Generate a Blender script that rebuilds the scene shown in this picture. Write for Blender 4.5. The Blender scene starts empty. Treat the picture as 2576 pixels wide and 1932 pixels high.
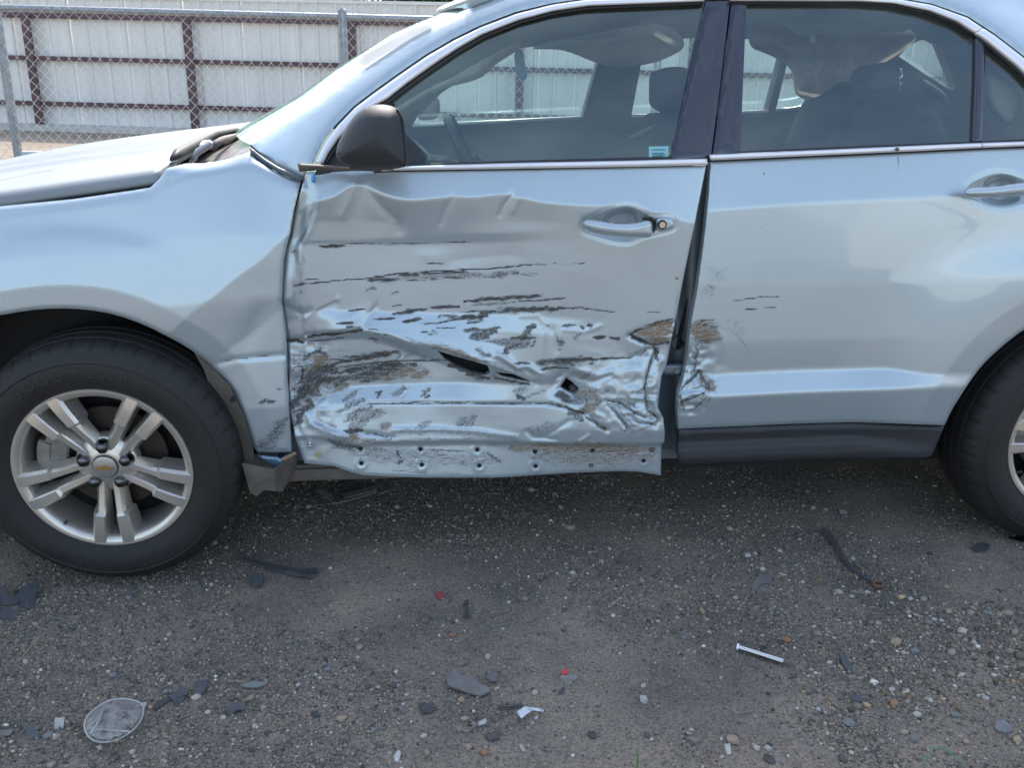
import bpy, bmesh, math, random
import numpy as np
from mathutils import Vector, Matrix
from mathutils.geometry import delaunay_2d_cdt

random.seed(7); RNG = np.random.default_rng(7)
S = bpy.context.scene; C = S.collection

# ------------------------------------------------------------------ camera
F = 2351.0
CP = np.array([0.7893, -2.3752, 1.4341])
def cam_axes(yaw, pitch, roll):
    cy, sy, cp, sp, cr, sr = math.cos(yaw), math.sin(yaw), math.cos(pitch), math.sin(pitch), math.cos(roll), math.sin(roll)
    f = np.array([sy*cp, cy*cp, -sp]); r = np.array([cy, -sy, 0]); u = np.cross(r, f)
    return np.array([cr*r+sr*u, -sr*r+cr*u, f])
CM = cam_axes(.1289, .3411, .0226)
cam = bpy.data.cameras.new('camera'); co = bpy.data.objects.new('camera', cam); C.objects.link(co)
cam.sensor_width = 36; cam.lens = F/2576*36; cam.clip_end = 2000; cam.clip_start = .05
m3 = Matrix((CM[0], CM[1], -CM[2])).transposed()
co.matrix_world = Matrix.Translation(CP) @ m3.to_4x4()
S.camera = co

# ------------------------------------------------------------------ light
SUN_EL, SUN_AZ = math.radians(46), math.radians(8)     # azimuth clockwise from +Y (behind the car)
W = bpy.data.worlds.new('World'); S.world = W; W.use_nodes = True
wn = W.node_tree; bg = wn.nodes['Background']
sky = wn.nodes.new('ShaderNodeTexSky'); sky.sky_type = 'NISHITA'; sky.sun_disc = False
sky.sun_elevation = SUN_EL; sky.sun_rotation = SUN_AZ; sky.dust_density = 2.2; sky.air_density = 1.0
def N(t, typ, **kw):
    n = t.nodes.new(typ)
    for k, v in kw.items():
        if k in n.inputs: n.inputs[k].default_value = v
        else: setattr(n, k, v)
    return n
def build_world():
    t = wn
    tc = N(t, 'ShaderNodeTexCoord'); sep = N(t, 'ShaderNodeSeparateXYZ')
    t.links.new(tc.outputs['Generated'], sep.inputs[0])
    mx = N(t, 'ShaderNodeMath', operation='MAXIMUM'); t.links.new(sep.outputs[2], mx.inputs[0]); mx.inputs[1].default_value = 0
    ad = N(t, 'ShaderNodeMath', operation='ADD'); t.links.new(mx.outputs[0], ad.inputs[0]); ad.inputs[1].default_value = .18
    dv = N(t, 'ShaderNodeVectorMath', operation='DIVIDE')
    t.links.new(tc.outputs['Generated'], dv.inputs[0]); t.links.new(ad.outputs[0], dv.inputs[1])
    mp = N(t, 'ShaderNodeMapping'); mp.inputs['Scale'].default_value = (.55, 1.5, .4); mp.inputs['Location'].default_value = (3.1, .4, 0)
    t.links.new(dv.outputs[0], mp.inputs['Vector'])
    no = N(t, 'ShaderNodeTexNoise', Scale=1.3, Detail=7.0, Roughness=.62, Distortion=.7)
    t.links.new(mp.outputs[0], no.inputs['Vector'])
    mr = N(t, 'ShaderNodeMapRange'); mr.interpolation_type = 'SMOOTHSTEP'
    t.links.new(no.outputs['Fac'], mr.inputs['Value'])
    mr.inputs['From Min'].default_value = .40; mr.inputs['From Max'].default_value = .78
    mr.inputs['To Min'].default_value = .03; mr.inputs['To Max'].default_value = .55
    mix = N(t, 'ShaderNodeMixRGB'); t.links.new(mr.outputs[0], mix.inputs[0])
    t.links.new(sky.outputs[0], mix.inputs[1]); mix.inputs[2].default_value = (6.4, 6.9, 7.1, 1)
    t.links.new(mix.outputs[0], bg.inputs[0])
build_world()
bg.inputs['Strength'].default_value = .15
sl = bpy.data.lights.new('sun', 'SUN'); sl.energy = 2.3; sl.angle = math.radians(.6); sl.color = (1, .95, .87)
so = bpy.data.objects.new('sun', sl); C.objects.link(so)
sd = Vector((math.sin(SUN_AZ)*math.cos(SUN_EL), math.cos(SUN_AZ)*math.cos(SUN_EL), math.sin(SUN_EL)))
so.rotation_euler = sd.to_track_quat('Z', 'Y').to_euler(); so.location = sd*30
V = S.view_settings; V.view_transform = 'Standard'; V.look = 'None'; V.gamma = 1; V.use_curve_mapping = False
V.exposure = 1.2
S.render.engine = 'CYCLES'
S.cycles.max_bounces = 8; S.cycles.transparent_max_bounces = 16; S.cycles.caustics_reflective = False; S.cycles.caustics_refractive = False
S.cycles.use_denoising = True

# ------------------------------------------------------------------ maths helpers
A_ = np.asarray
def ray(px, py):
    px = np.atleast_1d(A_(px, float)); py = np.atleast_1d(A_(py, float))
    d = np.stack([(px-1288)/F, -(py-966)/F, np.ones_like(px)], -1)
    return d @ CM
def at_y(px, py, y):
    r = ray(px, py); t = (y-CP[1])/r[:, 1]; return CP+r*t[:, None]
def at_z(px, py, z=0.):
    r = ray(px, py); t = (z-CP[2])/r[:, 2]; return CP+r*t[:, None]
def plane_y(px, py, y0, k, z0=1.15):        # depth of the ray on the plane y = y0 + k (z - z0)
    r = ray(px, py); t = (y0+k*(CP[2]-z0)-CP[1])/(r[:, 1]-k*r[:, 2]); return CP[1]+t*r[:, 1]
def project(X):
    d = (A_(X)-CP) @ CM.T; return np.stack([1288+F*d[:, 0]/d[:, 2], 966-F*d[:, 1]/d[:, 2]], -1)
GLASS = lambda px, py: plane_y(px, py, .09, .47)
def far_plane(off=0.): return lambda px, py: plane_y(px, py, 1.755+off, -.47)
def flat(y): return lambda px, py: np.full(np.shape(px), float(y))

def densify(poly, step, closed=True):
    p = A_(poly, float); out = []; n = len(p)
    for i in range(n if closed else n-1):
        a, b = p[i], p[(i+1) % n]; k = max(1, int(math.ceil(np.hypot(*(b-a))/step)))
        for j in range(k): out.append(a+(b-a)*j/k)
    if not closed: out.append(p[-1])
    return A_(out)
def smooth_poly(poly, it=2, closed=True):
    p = A_(poly, float)
    for _ in range(it):
        q = np.roll(p, -1, 0) if closed else p[1:]
        a = p if closed else p[:-1]
        r = np.empty((2*len(a), 2)); r[0::2] = .75*a+.25*q; r[1::2] = .25*a+.75*q
        p = r if closed else np.vstack([p[:1], r, p[-1:]])
    return p
def seg_dist(P, poly, closed=True):
    p = A_(poly, float); n = len(p); best = np.full(len(P), 1e9)
    for i in range(n if closed else n-1):
        a, b = p[i], p[(i+1) % n]; ab = b-a; L = ab@ab
        t = np.clip(((P-a)@ab)/L if L > 0 else 0, 0, 1)
        d = np.hypot(P[:, 0]-(a[0]+t*ab[0]), P[:, 1]-(a[1]+t*ab[1])); np.minimum(best, d, out=best)
    return best
def inside(P, poly):
    p = A_(poly, float); x, y = P[:, 0], P[:, 1]; c = np.zeros(len(P), bool); n = len(p)
    for i in range(n):
        x1, y1 = p[i]; x2, y2 = p[(i+1) % n]
        if y1 == y2: continue
        k = ((y1 > y) != (y2 > y)) & (x < (x2-x1)*(y-y1)/(y2-y1)+x1); c ^= k
    return c
def sstep(a, b, x):
    t = np.clip((x-a)/(b-a), 0, 1); return t*t*(3-2*t)
def vnoise(x, y, seed=0):
    xi, yi = np.floor(x).astype(int), np.floor(y).astype(int); fx, fy = x-xi, y-yi
    fx = fx*fx*(3-2*fx); fy = fy*fy*(3-2*fy)
    def h(a, b):
        n = (a*374761393+b*668265263+seed*974634777) & 0xffffffff
        n = ((n ^ (n >> 13))*1274126177) & 0xffffffff
        return ((n ^ (n >> 16)) & 0xffff)/65535.
    return (h(xi, yi)*(1-fx)+h(xi+1, yi)*fx)*(1-fy)+(h(xi, yi+1)*(1-fx)+h(xi+1, yi+1)*fx)*fy*1.0

def fbm(x, y, seed=0):
    # value noise averaged over a small disc: smooth enough for polished sheet metal
    o = [(0, 0), (.33, .1), (-.33, -.1), (.1, -.33), (-.1, .33), (.24, .24), (-.24, -.24)]
    return sum(vnoise(x+a, y+b, seed) for a, b in o)/len(o)

# ------------------------------------------------------------------ object helpers
def prop(o, label=None, cat=None, group=None, kind=None):
    if label: o['label'] = label
    if cat: o['category'] = cat
    if group: o['group'] = group
    if kind: o['kind'] = kind
    return o
def thing(name, label, cat, loc=(0, 0, 0), group=None):
    o = bpy.data.objects.new(name, None); C.objects.link(o); o.location = loc; o.empty_display_size = .1
    return prop(o, label, cat, group)
def world_offset(p):
    v = Vector((0, 0, 0))
    while p is not None: v += p.location; p = p.parent
    return v
def link(name, me, mat, parent=None, smooth=True):
    o = bpy.data.objects.new(name, me); C.objects.link(o)
    for m in (mat if isinstance(mat, (list, tuple)) else [mat]): me.materials.append(m)
    if parent is not None:
        o.parent = parent; o.location = -world_offset(parent)
    if smooth: me.polygons.foreach_set('use_smooth', [True]*len(me.polygons))
    me.update(); return o
def pydata(name, v, f, mat, parent=None, smooth=True):
    me = bpy.data.meshes.new(name); me.from_pydata([tuple(map(float, q)) for q in v], [], [tuple(map(int, q)) for q in f]); me.update()
    return link(name, me, mat, parent, smooth)
def from_bm(name, bm, mat, parent=None, smooth=False, autosharp=None):
    me = bpy.data.meshes.new(name); bmesh.ops.recalc_face_normals(bm, faces=bm.faces); bm.to_mesh(me); bm.free()
    o = link(name, me, mat, parent, smooth)
    if autosharp: sharp(me, autosharp)
    return o
def sharp(me, deg):
    bm = bmesh.new(); bm.from_mesh(me); a = math.radians(deg)
    for e in bm.edges:
        if len(e.link_faces) == 2 and e.calc_face_angle(0) > a: e.smooth = False
    bm.to_mesh(me); bm.free()
    me.polygons.foreach_set('use_smooth', [True]*len(me.polygons)); me.update()
def box_bm(bm, c, s, rot=None, bevel=0):
    r = bmesh.ops.create_cube(bm, size=1); vs = r['verts']
    M = Matrix.Translation(c) @ (rot.to_4x4() if rot is not None else Matrix()) @ Matrix.Diagonal((s[0], s[1], s[2], 1))
    bmesh.ops.transform(bm, matrix=M, verts=vs)
    if bevel: bmesh.ops.bevel(bm, geom=list({e for v in vs for e in v.link_edges}), offset=bevel, segments=2, affect='EDGES', clamp_overlap=True)
    return vs
def box(name, c, s, mat, parent=None, rot=None, bevel=0):
    bm = bmesh.new(); box_bm(bm, c, s, rot, bevel); return from_bm(name, bm, mat, parent)
def tube(bm, pts, rad, seg=10, closed=False, cap=True):
    P = [Vector(p) for p in pts]; n = len(P); rads = rad if hasattr(rad, '__len__') else [rad]*n
    rings = []; prev = None
    for i in range(n):
        a = P[i-1] if (i > 0 or closed) else P[0]; b = P[(i+1) % n] if (i < n-1 or closed) else P[-1]
        t = (b-a).normalized()
        if prev is None:
            u = t.orthogonal().normalized()
        else:
            u = (prev-t*prev.dot(t)).normalized()
        prev = u; w = t.cross(u)
        rings.append([bm.verts.new(P[i]+(u*math.cos(2*math.pi*k/seg)+w*math.sin(2*math.pi*k/seg))*rads[i]) for k in range(seg)])
    for i in range(n if closed else n-1):
        A, B = rings[i], rings[(i+1) % n]
        for k in range(seg): bm.faces.new((A[k], A[(k+1) % seg], B[(k+1) % seg], B[k]))
    if cap and not closed: bm.faces.new(rings[0][::-1]); bm.faces.new(rings[-1])
def lathe_bm(bm, prof, seg=48, closed=False):
    # profile of (radius, y); the axis is y, outward side is -y
    rings = []
    for r, y in prof: rings.append([bm.verts.new((r*math.cos(2*math.pi*k/seg), y, r*math.sin(2*math.pi*k/seg))) for k in range(seg)])
    m = len(rings)
    for i in range(m if closed else m-1):
        A, B = rings[i], rings[(i+1) % m]
        for k in range(seg): bm.faces.new((A[k], A[(k+1) % seg], B[(k+1) % seg], B[k]))
    return rings

def cdt(outline, step, holes=(), margin=.55, extra=None):
    """triangulated fill of a polygon given in the plane; returns points and triangles"""
    o = densify(outline, step); loops = [o]+[densify(h, step) for h in holes]
    lo, hi = o.min(0), o.max(0)
    gx = np.arange(lo[0]+step*.5, hi[0], step); gy = np.arange(lo[1]+step*.5, hi[1], step)
    G = np.stack(np.meshgrid(gx, gy), -1).reshape(-1, 2)
    G = G[inside(G, o)]; keep = seg_dist(G, o) > step*margin
    for h in loops[1:]: keep &= ~inside(G, h); keep &= seg_dist(G, h) > step*margin
    G = G[keep]
    pts = np.vstack(loops+[G]); faces = []; k = 0
    for L in loops: faces.append(list(range(k, k+len(L)))); k += len(L)
    r = delaunay_2d_cdt([Vector(p) for p in pts], [], faces[:1], 1, 1e-4) if len(loops) == 1 else \
        delaunay_2d_cdt([Vector(p) for p in pts], [(f[i], f[(i+1) % len(f)]) for f in faces for i in range(len(f))], [], 2, 1e-4)
    P = A_([tuple(v) for v in r[0]]); T = A_([tuple(f) for f in r[2] if len(f) == 3])
    if len(loops) > 1:
        c = P[T].mean(1); k = inside(c, o)
        for h in loops[1:]: k &= ~inside(c, h)
        T = T[k]
    return P, T

def panel(name, outline, depth, mat, parent, step=8, thick=.025, edge_r=.004, edge_w=9, holes=(), marks=None, rim_dir=(0, 1, 0), rough=None, back=False):
    """a sheet whose outline is given as sight lines and whose shape is a depth field: a real surface with folded edges"""
    P, T = cdt(outline, step, holes)
    y = depth(P[:, 0], P[:, 1])
    if edge_r:
        d = seg_dist(P, outline)
        for h in holes: d = np.minimum(d, seg_dist(P, h))
        y = y+edge_r*np.clip(1-d/edge_w, 0, 1)**2
    X = at_y(P[:, 0], P[:, 1], y)
    n = np.cross(X[T[:, 1]]-X[T[:, 0]], X[T[:, 2]]-X[T[:, 0]])
    T = T.copy(); fl = (n*(X[T[:, 0]]-CP)).sum(1) > 0; T[fl] = T[fl][:, ::-1]
    nv = len(X); E = np.concatenate([T[:, [0, 1]], T[:, [1, 2]], T[:, [2, 0]]])
    key = np.minimum(E[:, 0], E[:, 1])*nv+np.maximum(E[:, 0], E[:, 1])
    _, idx, cnt = np.unique(key, return_index=True, return_counts=True); B = E[idx[cnt == 1]]
    verts = [X]; faces = [tuple(t) for t in T]
    if thick:
        used = np.unique(B); mp = {int(u): i for i, u in enumerate(used)}; k0 = nv
        verts += [X[used], X[used]+A_(rim_dir)*thick]
        m = len(used)
        for a, b in B: i, j = mp[int(a)], mp[int(b)]; faces.append((k0+j, k0+i, k0+m+i, k0+m+j))
    if back:
        k1 = sum(len(v) for v in verts); verts.append(X+A_(rim_dir)*thick); faces += [tuple(k1+t[::-1]) for t in T]
    Vv = np.vstack(verts)
    me = bpy.data.meshes.new(name); me.from_pydata(Vv.tolist(), [], [tuple(map(int, f)) for f in faces]); me.update()
    if marks is not None:
        col = marks(P)                                            # n x 4
        full = np.zeros((len(Vv), 4), np.float32); full[:nv] = col
        at = me.attributes.new('marks', 'FLOAT_COLOR', 'POINT'); at.data.foreach_set('color', full.ravel())
    return link(name, me, mat, parent)

def inflate(name, outline, y, front, rear, mat, parent, step=4, width=30, power=.5, tilt=None):
    """a rounded closed body around an outline: puffed towards the viewer by front and away by rear"""
    P, T = cdt(outline, step)
    d = np.clip(seg_dist(P, outline)/width, 0, 1); s = (1-(1-d)**2)**power
    yb = y(P[:, 0], P[:, 1]) if callable(y) else np.full(len(P), float(y))
    X0 = at_y(P[:, 0], P[:, 1], yb-front*s); X1 = at_y(P[:, 0], P[:, 1], yb)+A_((0, 1, 0))*(rear*s)[:, None]
    n = np.cross(X0[T[:, 1]]-X0[T[:, 0]], X0[T[:, 2]]-X0[T[:, 0]])
    T = T.copy(); fl = (n*(X0[T[:, 0]]-CP)).sum(1) > 0; T[fl] = T[fl][:, ::-1]
    nv = len(P); f = [tuple(t) for t in T]+[tuple(nv+t[::-1]) for t in T]
    me = bpy.data.meshes.new(name); me.from_pydata(np.vstack([X0, X1]).tolist(), [], [tuple(map(int, q)) for q in f]); me.update()
    bm = bmesh.new(); bm.from_mesh(me); bmesh.ops.remove_doubles(bm, verts=bm.verts, dist=1e-5); bm.to_mesh(me); bm.free()
    return link(name, me, mat, parent)

def strip(name, line, w0, depth, proud, mat, parent, thick=.012, step=10):
    """a moulding: two edge curves (upper, lower) with a rounded face"""
    up, lo = w0
    n = max(len(up), len(lo), 2)
    def res(p, n):
        p = A_(p, float); s = np.r_[0, np.cumsum(np.hypot(*np.diff(p, axis=0).T))]; t = np.linspace(0, s[-1], n)
        return np.stack([np.interp(t, s, p[:, 0]), np.interp(t, s, p[:, 1])], -1)
    L = np.hypot(*np.diff(A_(up, float), axis=0).T).sum(); n = max(4, int(L/step)); u, l = res(up, n), res(lo, n)
    ks = [(0, 1), (.12, .35), (.35, 0), (.65, 0), (.88, .35), (1, 1)]
    rows = []
    for k, h in ks:
        q = u*(1-k)+l*k; y = depth(q[:, 0], q[:, 1])-proud*(1-h*.8); rows.append(at_y(q[:, 0], q[:, 1], y))
    rows.insert(0, rows[0]+A_((0, thick, 0))); rows.append(rows[-1]+A_((0, thick, 0)))
    v = np.vstack(rows); m = len(rows); f = []
    for i in range(m-1):
        for j in range(n-1): f.append((i*n+j, (i+1)*n+j, (i+1)*n+j+1, i*n+j+1))
    f.append([i*n for i in range(m)][::-1]); f.append([i*n+n-1 for i in range(m)])
    return pydata(name, v, f, mat, parent)

# ------------------------------------------------------------------ materials
MATS = {}
def material(name, color, rough=.5, metal=0., coat=0., spec=.5, noise=0., nscale=20., bump=0., bscale=60., trans=0., vary=None, stretch=None):
    m = bpy.data.materials.new(name); m.use_nodes = True; t = m.node_tree; b = t.nodes['Principled BSDF']
    b.inputs['Base Color'].default_value = (*color, 1); b.inputs['Roughness'].default_value = rough; b.inputs['Metallic'].default_value = metal
    b.inputs['Specular IOR Level'].default_value = spec; b.inputs['Coat Weight'].default_value = coat; b.inputs['Coat Roughness'].default_value = .03
    tc = N(t, 'ShaderNodeTexCoord')
    vec = tc.outputs['Object']
    if stretch:
        mp = N(t, 'ShaderNodeMapping'); mp.inputs['Scale'].default_value = stretch; t.links.new(vec, mp.inputs['Vector']); vec = mp.outputs[0]
    if noise:
        no = N(t, 'ShaderNodeTexNoise', Scale=nscale, Detail=6.0, Roughness=.6); t.links.new(vec, no.inputs['Vector'])
        r = N(t, 'ShaderNodeMixRGB', blend_type='MIX'); mr = N(t, 'ShaderNodeMapRange'); mr.inputs['From Min'].default_value = .35; mr.inputs['From Max'].default_value = .7
        t.links.new(no.outputs['Fac'], mr.inputs['Value']); t.links.new(mr.outputs[0], r.inputs[0])
        c2 = vary or tuple(c*(1-noise) for c in color); r.inputs[1].default_value = (*color, 1); r.inputs[2].default_value = (*c2, 1)
        t.links.new(r.outputs[0], b.inputs['Base Color'])
        rr = N(t, 'ShaderNodeMapRange'); rr.inputs['To Min'].default_value = max(0, rough-.1); rr.inputs['To Max'].default_value = min(1, rough+.12)
        t.links.new(no.outputs['Fac'], rr.inputs['Value']); t.links.new(rr.outputs[0], b.inputs['Roughness'])
    if bump:
        nb = N(t, 'ShaderNodeTexNoise', Scale=bscale, Detail=4.0); t.links.new(vec, nb.inputs['Vector'])
        bp = N(t, 'ShaderNodeBump', Strength=bump, Distance=.004); t.links.new(nb.outputs['Fac'], bp.inputs['Height']); t.links.new(bp.outputs[0], b.inputs['Normal'])
    MATS[name] = m; return m

def paint_material(name, with_marks):
    m = bpy.data.materials.new(name); m.use_nodes = True; t = m.node_tree; b = t.nodes['Principled BSDF']; L = t.links.new
    tc = N(t, 'ShaderNodeTexCoord')
    # soft uneven dust film over the whole paint
    n1 = N(t, 'ShaderNodeTexNoise', Scale=3.2, Detail=8.0, Roughness=.65); L(tc.outputs['Object'], n1.inputs['Vector'])
    dust = N(t, 'ShaderNodeMapRange'); L(n1.outputs['Fac'], dust.inputs['Value']); dust.inputs['From Min'].default_value = .35; dust.inputs['From Max'].default_value = .75
    dust.inputs['To Min'].default_value = .03; dust.inputs['To Max'].default_value = .14
    base = N(t, 'ShaderNodeMixRGB'); base.inputs[1].default_value = (*PAINT, 1); base.inputs[2].default_value = (.36, .34, .31, 1); L(dust.outputs[0], base.inputs[0])
    fl = N(t, 'ShaderNodeTexNoise', Scale=700., Detail=2.0); L(tc.outputs['Object'], fl.inputs['Vector']); flr = N(t, 'ShaderNodeMapRange'); L(fl.outputs['Fac'], flr.inputs['Value']); flr.inputs['From Min'].default_value = .3; flr.inputs['From Max'].default_value = .7; flr.inputs['To Min'].default_value = .94; flr.inputs['To Max'].default_value = 1.06
    sp2 = N(t, 'ShaderNodeTexVoronoi', Scale=55.); L(tc.outputs['Object'], sp2.inputs['Vector']); spt = N(t, 'ShaderNodeMapRange'); L(sp2.outputs['Distance'], spt.inputs['Value']); spt.inputs['From Min'].default_value = .05; spt.inputs['From Max'].default_value = .13; spt.inputs['To Min'].default_value = .93; spt.inputs['To Max'].default_value = 1.
    fm_ = N(t, 'ShaderNodeMath', operation='MULTIPLY'); L(flr.outputs[0], fm_.inputs[0]); L(spt.outputs[0], fm_.inputs[1])
    base0 = base; base = N(t, 'ShaderNodeVectorMath', operation='SCALE'); L(base0.outputs[0], base.inputs[0]); L(fm_.outputs[0], base.inputs['Scale'])
    b.inputs['Metallic'].default_value = .48; b.inputs['Roughness'].default_value = .34; b.inputs['Coat Weight'].default_value = .95; b.inputs['Coat Roughness'].default_value = .03
    if not with_marks:
        L(base.outputs[0], b.inputs['Base Color'])
        MATS[name] = m; return m
    at = N(t, 'ShaderNodeAttribute', attribute_name='marks'); sp = N(t, 'ShaderNodeSeparateColor'); L(at.outputs['Color'], sp.inputs[0])
    def streak(scale, rot, sc, det=6.0):
        mp = N(t, 'ShaderNodeMapping'); mp.inputs['Rotation'].default_value = (0, rot, 0); L(tc.outputs['Object'], mp.inputs['Vector'])
        mq = N(t, 'ShaderNodeMapping'); mq.inputs['Scale'].default_value = sc; L(mp.outputs[0], mq.inputs['Vector'])
        n = N(t, 'ShaderNodeTexNoise', Scale=scale, Detail=det, Roughness=.7); L(mq.outputs[0], n.inputs['Vector']); return n.outputs['Fac']
    h = streak(42, math.radians(4), (1, 10, 20)); d = streak(46, math.radians(46), (1, 10, 24))
    nz = N(t, 'ShaderNodeMixRGB'); L(at.outputs['Alpha'], nz.inputs[0]); L(h, nz.inputs[1]); L(d, nz.inputs[2])
    fine = N(t, 'ShaderNodeTexNoise', Scale=330., Detail=3.0); L(tc.outputs['Object'], fine.inputs['Vector'])
    def stretch_(src, lo, hi, amp):
        r = N(t, 'ShaderNodeMapRange'); L(src, r.inputs['Value']); r.inputs['From Min'].default_value = lo; r.inputs['From Max'].default_value = hi; r.inputs['To Max'].default_value = amp; return r.outputs[0]
    nn = N(t, 'ShaderNodeMath', operation='ADD'); L(stretch_(nz.outputs[0], .34, .66, .78), nn.inputs[0]); L(stretch_(fine.outputs['Fac'], .35, .65, .42), nn.inputs[1])   # 0 .. 1.2
    def mask(ch, lo, hi):
        a = N(t, 'ShaderNodeMath', operation='MULTIPLY_ADD'); L(ch, a.inputs[0]); a.inputs[1].default_value = 1.15; a.inputs[2].default_value = -.02
        s = N(t, 'ShaderNodeMath', operation='SUBTRACT'); L(a.outputs[0], s.inputs[0])
        k = N(t, 'ShaderNodeMath', operation='SUBTRACT'); k.inputs[0].default_value = 1.11; L(nn.outputs[0], k.inputs[1]); L(k.outputs[0], s.inputs[1])
        r = N(t, 'ShaderNodeMapRange'); r.interpolation_type = 'SMOOTHSTEP'; L(s.outputs[0], r.inputs['Value']); r.inputs['From Min'].default_value = lo; r.inputs['From Max'].default_value = hi
        gt = N(t, 'ShaderNodeMapRange'); gt.interpolation_type = 'SMOOTHSTEP'; L(ch, gt.inputs['Value']); gt.inputs['From Min'].default_value = .02; gt.inputs['From Max'].default_value = .2
        pr = N(t, 'ShaderNodeMath', operation='MULTIPLY'); L(r.outputs[0], pr.inputs[0]); L(gt.outputs[0], pr.inputs[1])
        return pr.outputs[0]
    mk = mask(sp.outputs[0], -.10, .42); mr_ = mask(sp.outputs[1], -.28, .42); mb = mask(sp.outputs[2], -.08, .12)
    c1 = N(t, 'ShaderNodeMixRGB'); L(mb, c1.inputs[0]); L(base.outputs[0], c1.inputs[1]); c1.inputs[2].default_value = (.52, .55, .56, 1)
    rustc = N(t, 'ShaderNodeMixRGB'); rustc.inputs[1].default_value = (.40, .31, .205, 1); rustc.inputs[2].default_value = (.075, .05, .034, 1); L(h, rustc.inputs[0])
    rm = N(t, 'ShaderNodeMapRange'); L(h, rm.inputs['Value']); rm.inputs['From Min'].default_value = .38; rm.inputs['From Max'].default_value = .62; L(rm.outputs[0], rustc.inputs[0])
    c2 = N(t, 'ShaderNodeMixRGB'); L(mr_, c2.inputs[0]); L(c1.outputs[0], c2.inputs[1]); L(rustc.outputs[0], c2.inputs[2])
    c3 = N(t, 'ShaderNodeMixRGB'); L(mk, c3.inputs[0]); L(c2.outputs[0], c3.inputs[1])
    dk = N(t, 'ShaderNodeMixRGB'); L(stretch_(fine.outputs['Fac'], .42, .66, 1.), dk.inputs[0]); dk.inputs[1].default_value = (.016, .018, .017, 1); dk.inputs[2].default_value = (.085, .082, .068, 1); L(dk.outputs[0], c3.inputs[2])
    L(c3.outputs[0], b.inputs['Base Color'])
    mx = N(t, 'ShaderNodeMath', operation='MAXIMUM'); L(mk, mx.inputs[0]); L(mr_, mx.inputs[1])
    mx2 = N(t, 'ShaderNodeMath', operation='MAXIMUM'); L(mx.outputs[0], mx2.inputs[0]); L(mb, mx2.inputs[1])
    for sock, a0, a1, src in (('Metallic', .48, 0., mx), ('Coat Weight', .95, .05, mx2), ('Roughness', .34, .62, mx2)):
        r = N(t, 'ShaderNodeMapRange'); L(src.outputs[0], r.inputs['Value']); r.inputs['To Min'].default_value = a0; r.inputs['To Max'].default_value = a1; L(r.outputs[0], b.inputs[sock])
    bp = N(t, 'ShaderNodeBump', Strength=.5, Distance=.0015); bp.invert = True; L(mx2.outputs[0], bp.inputs['Height']); L(bp.outputs[0], b.inputs['Normal'])
    MATS[name] = m; return m
PAINT = (.465, .558, .608)
PNT = paint_material('metallic_paint', False); PNTM = paint_material('scraped_paint', True)
def glass_material(name, tint, refl=1.0, film=.03, filmc=(.45, .47, .46)):
    m = bpy.data.materials.new(name); m.use_nodes = True; t = m.node_tree; t.nodes.clear(); L = t.links.new
    o = N(t, 'ShaderNodeOutputMaterial'); tr = N(t, 'ShaderNodeBsdfTransparent'); tr.inputs[0].default_value = (*tint, 1)
    gl = N(t, 'ShaderNodeBsdfGlossy', Roughness=.012); gl.inputs[0].default_value = (.76, .95, 1, 1); fr = N(t, 'ShaderNodeFresnel', IOR=1.52)
    mu = N(t, 'ShaderNodeMath', operation='MULTIPLY_ADD'); mu.inputs[1].default_value = refl; mu.inputs[2].default_value = .02; L(fr.outputs[0], mu.inputs[0])
    df = N(t, 'ShaderNodeBsdfDiffuse'); df.inputs[0].default_value = (*filmc, 1)      # pale diffuse film: glare and haze put into the pane colour
    tc = N(t, 'ShaderNodeTexCoord'); no = N(t, 'ShaderNodeTexNoise', Scale=5., Detail=5.0); L(tc.outputs['Object'], no.inputs['Vector'])
    mr = N(t, 'ShaderNodeMapRange'); L(no.outputs['Fac'], mr.inputs['Value']); mr.inputs['To Min'].default_value = film*.4 if film > .1 else 0.; mr.inputs['To Max'].default_value = film
    mx0 = N(t, 'ShaderNodeMixShader'); L(mr.outputs[0], mx0.inputs[0]); L(tr.outputs[0], mx0.inputs[1]); L(df.outputs[0], mx0.inputs[2])
    mx = N(t, 'ShaderNodeMixShader'); L(mu.outputs[0], mx.inputs[0]); L(mx0.outputs[0], mx.inputs[1]); L(gl.outputs[0], mx.inputs[2]); L(mx.outputs[0], o.inputs[0])
    MATS[name] = m; return m
GLS = glass_material('side_glass', (.84, .95, .92), 2.4); WSH = glass_material('windshield_glass', (.60, .82, .68), .55, .42, (.50, .66, .54))
CHR = material('chrome', (.88, .87, .90), .34, .35, .5, noise=.08, nscale=9)
RUB = material('black_rubber', (.02, .021, .024), .55, bump=.2, bscale=150)
APL = material('gloss_black_trim', (.018, .022, .042), .16, 0, 1.0)
PLA = material('grained_black_plastic', (.040, .043, .049), .52, spec=.35, bump=.25, bscale=420)
PLG = material('weathered_grey_plastic', (.085, .078, .07), .6, noise=.5, nscale=14, vary=(.15, .125, .10), bump=.4, bscale=60)
TYR = material('tyre_rubber', (.014, .014, .015), .66, noise=.35, nscale=9, vary=(.022, .021, .02), bump=.25, bscale=220)
ALU = material('painted_alloy', (.70, .67, .62), .29, .72, noise=.3, nscale=9, vary=(.60, .56, .49), bump=.05, bscale=300)
CAP = material('cap_silver', (.46, .46, .46), .3, .7)
GLD = material('gold_emblem', (.62, .42, .17), .32, .85)
DKC = material('dark_chrome_nut', (.12, .12, .13), .18, 1.0)
DSK = material('brake_iron', (.055, .052, .05), .5, .6, noise=.5, nscale=12, vary=(.085, .06, .045))
CAL = material('caliper_metal', (.34, .33, .31), .5, .5, noise=.4, nscale=25)
DRK = material('underbody_black', (.012, .012, .013), .8)
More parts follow.
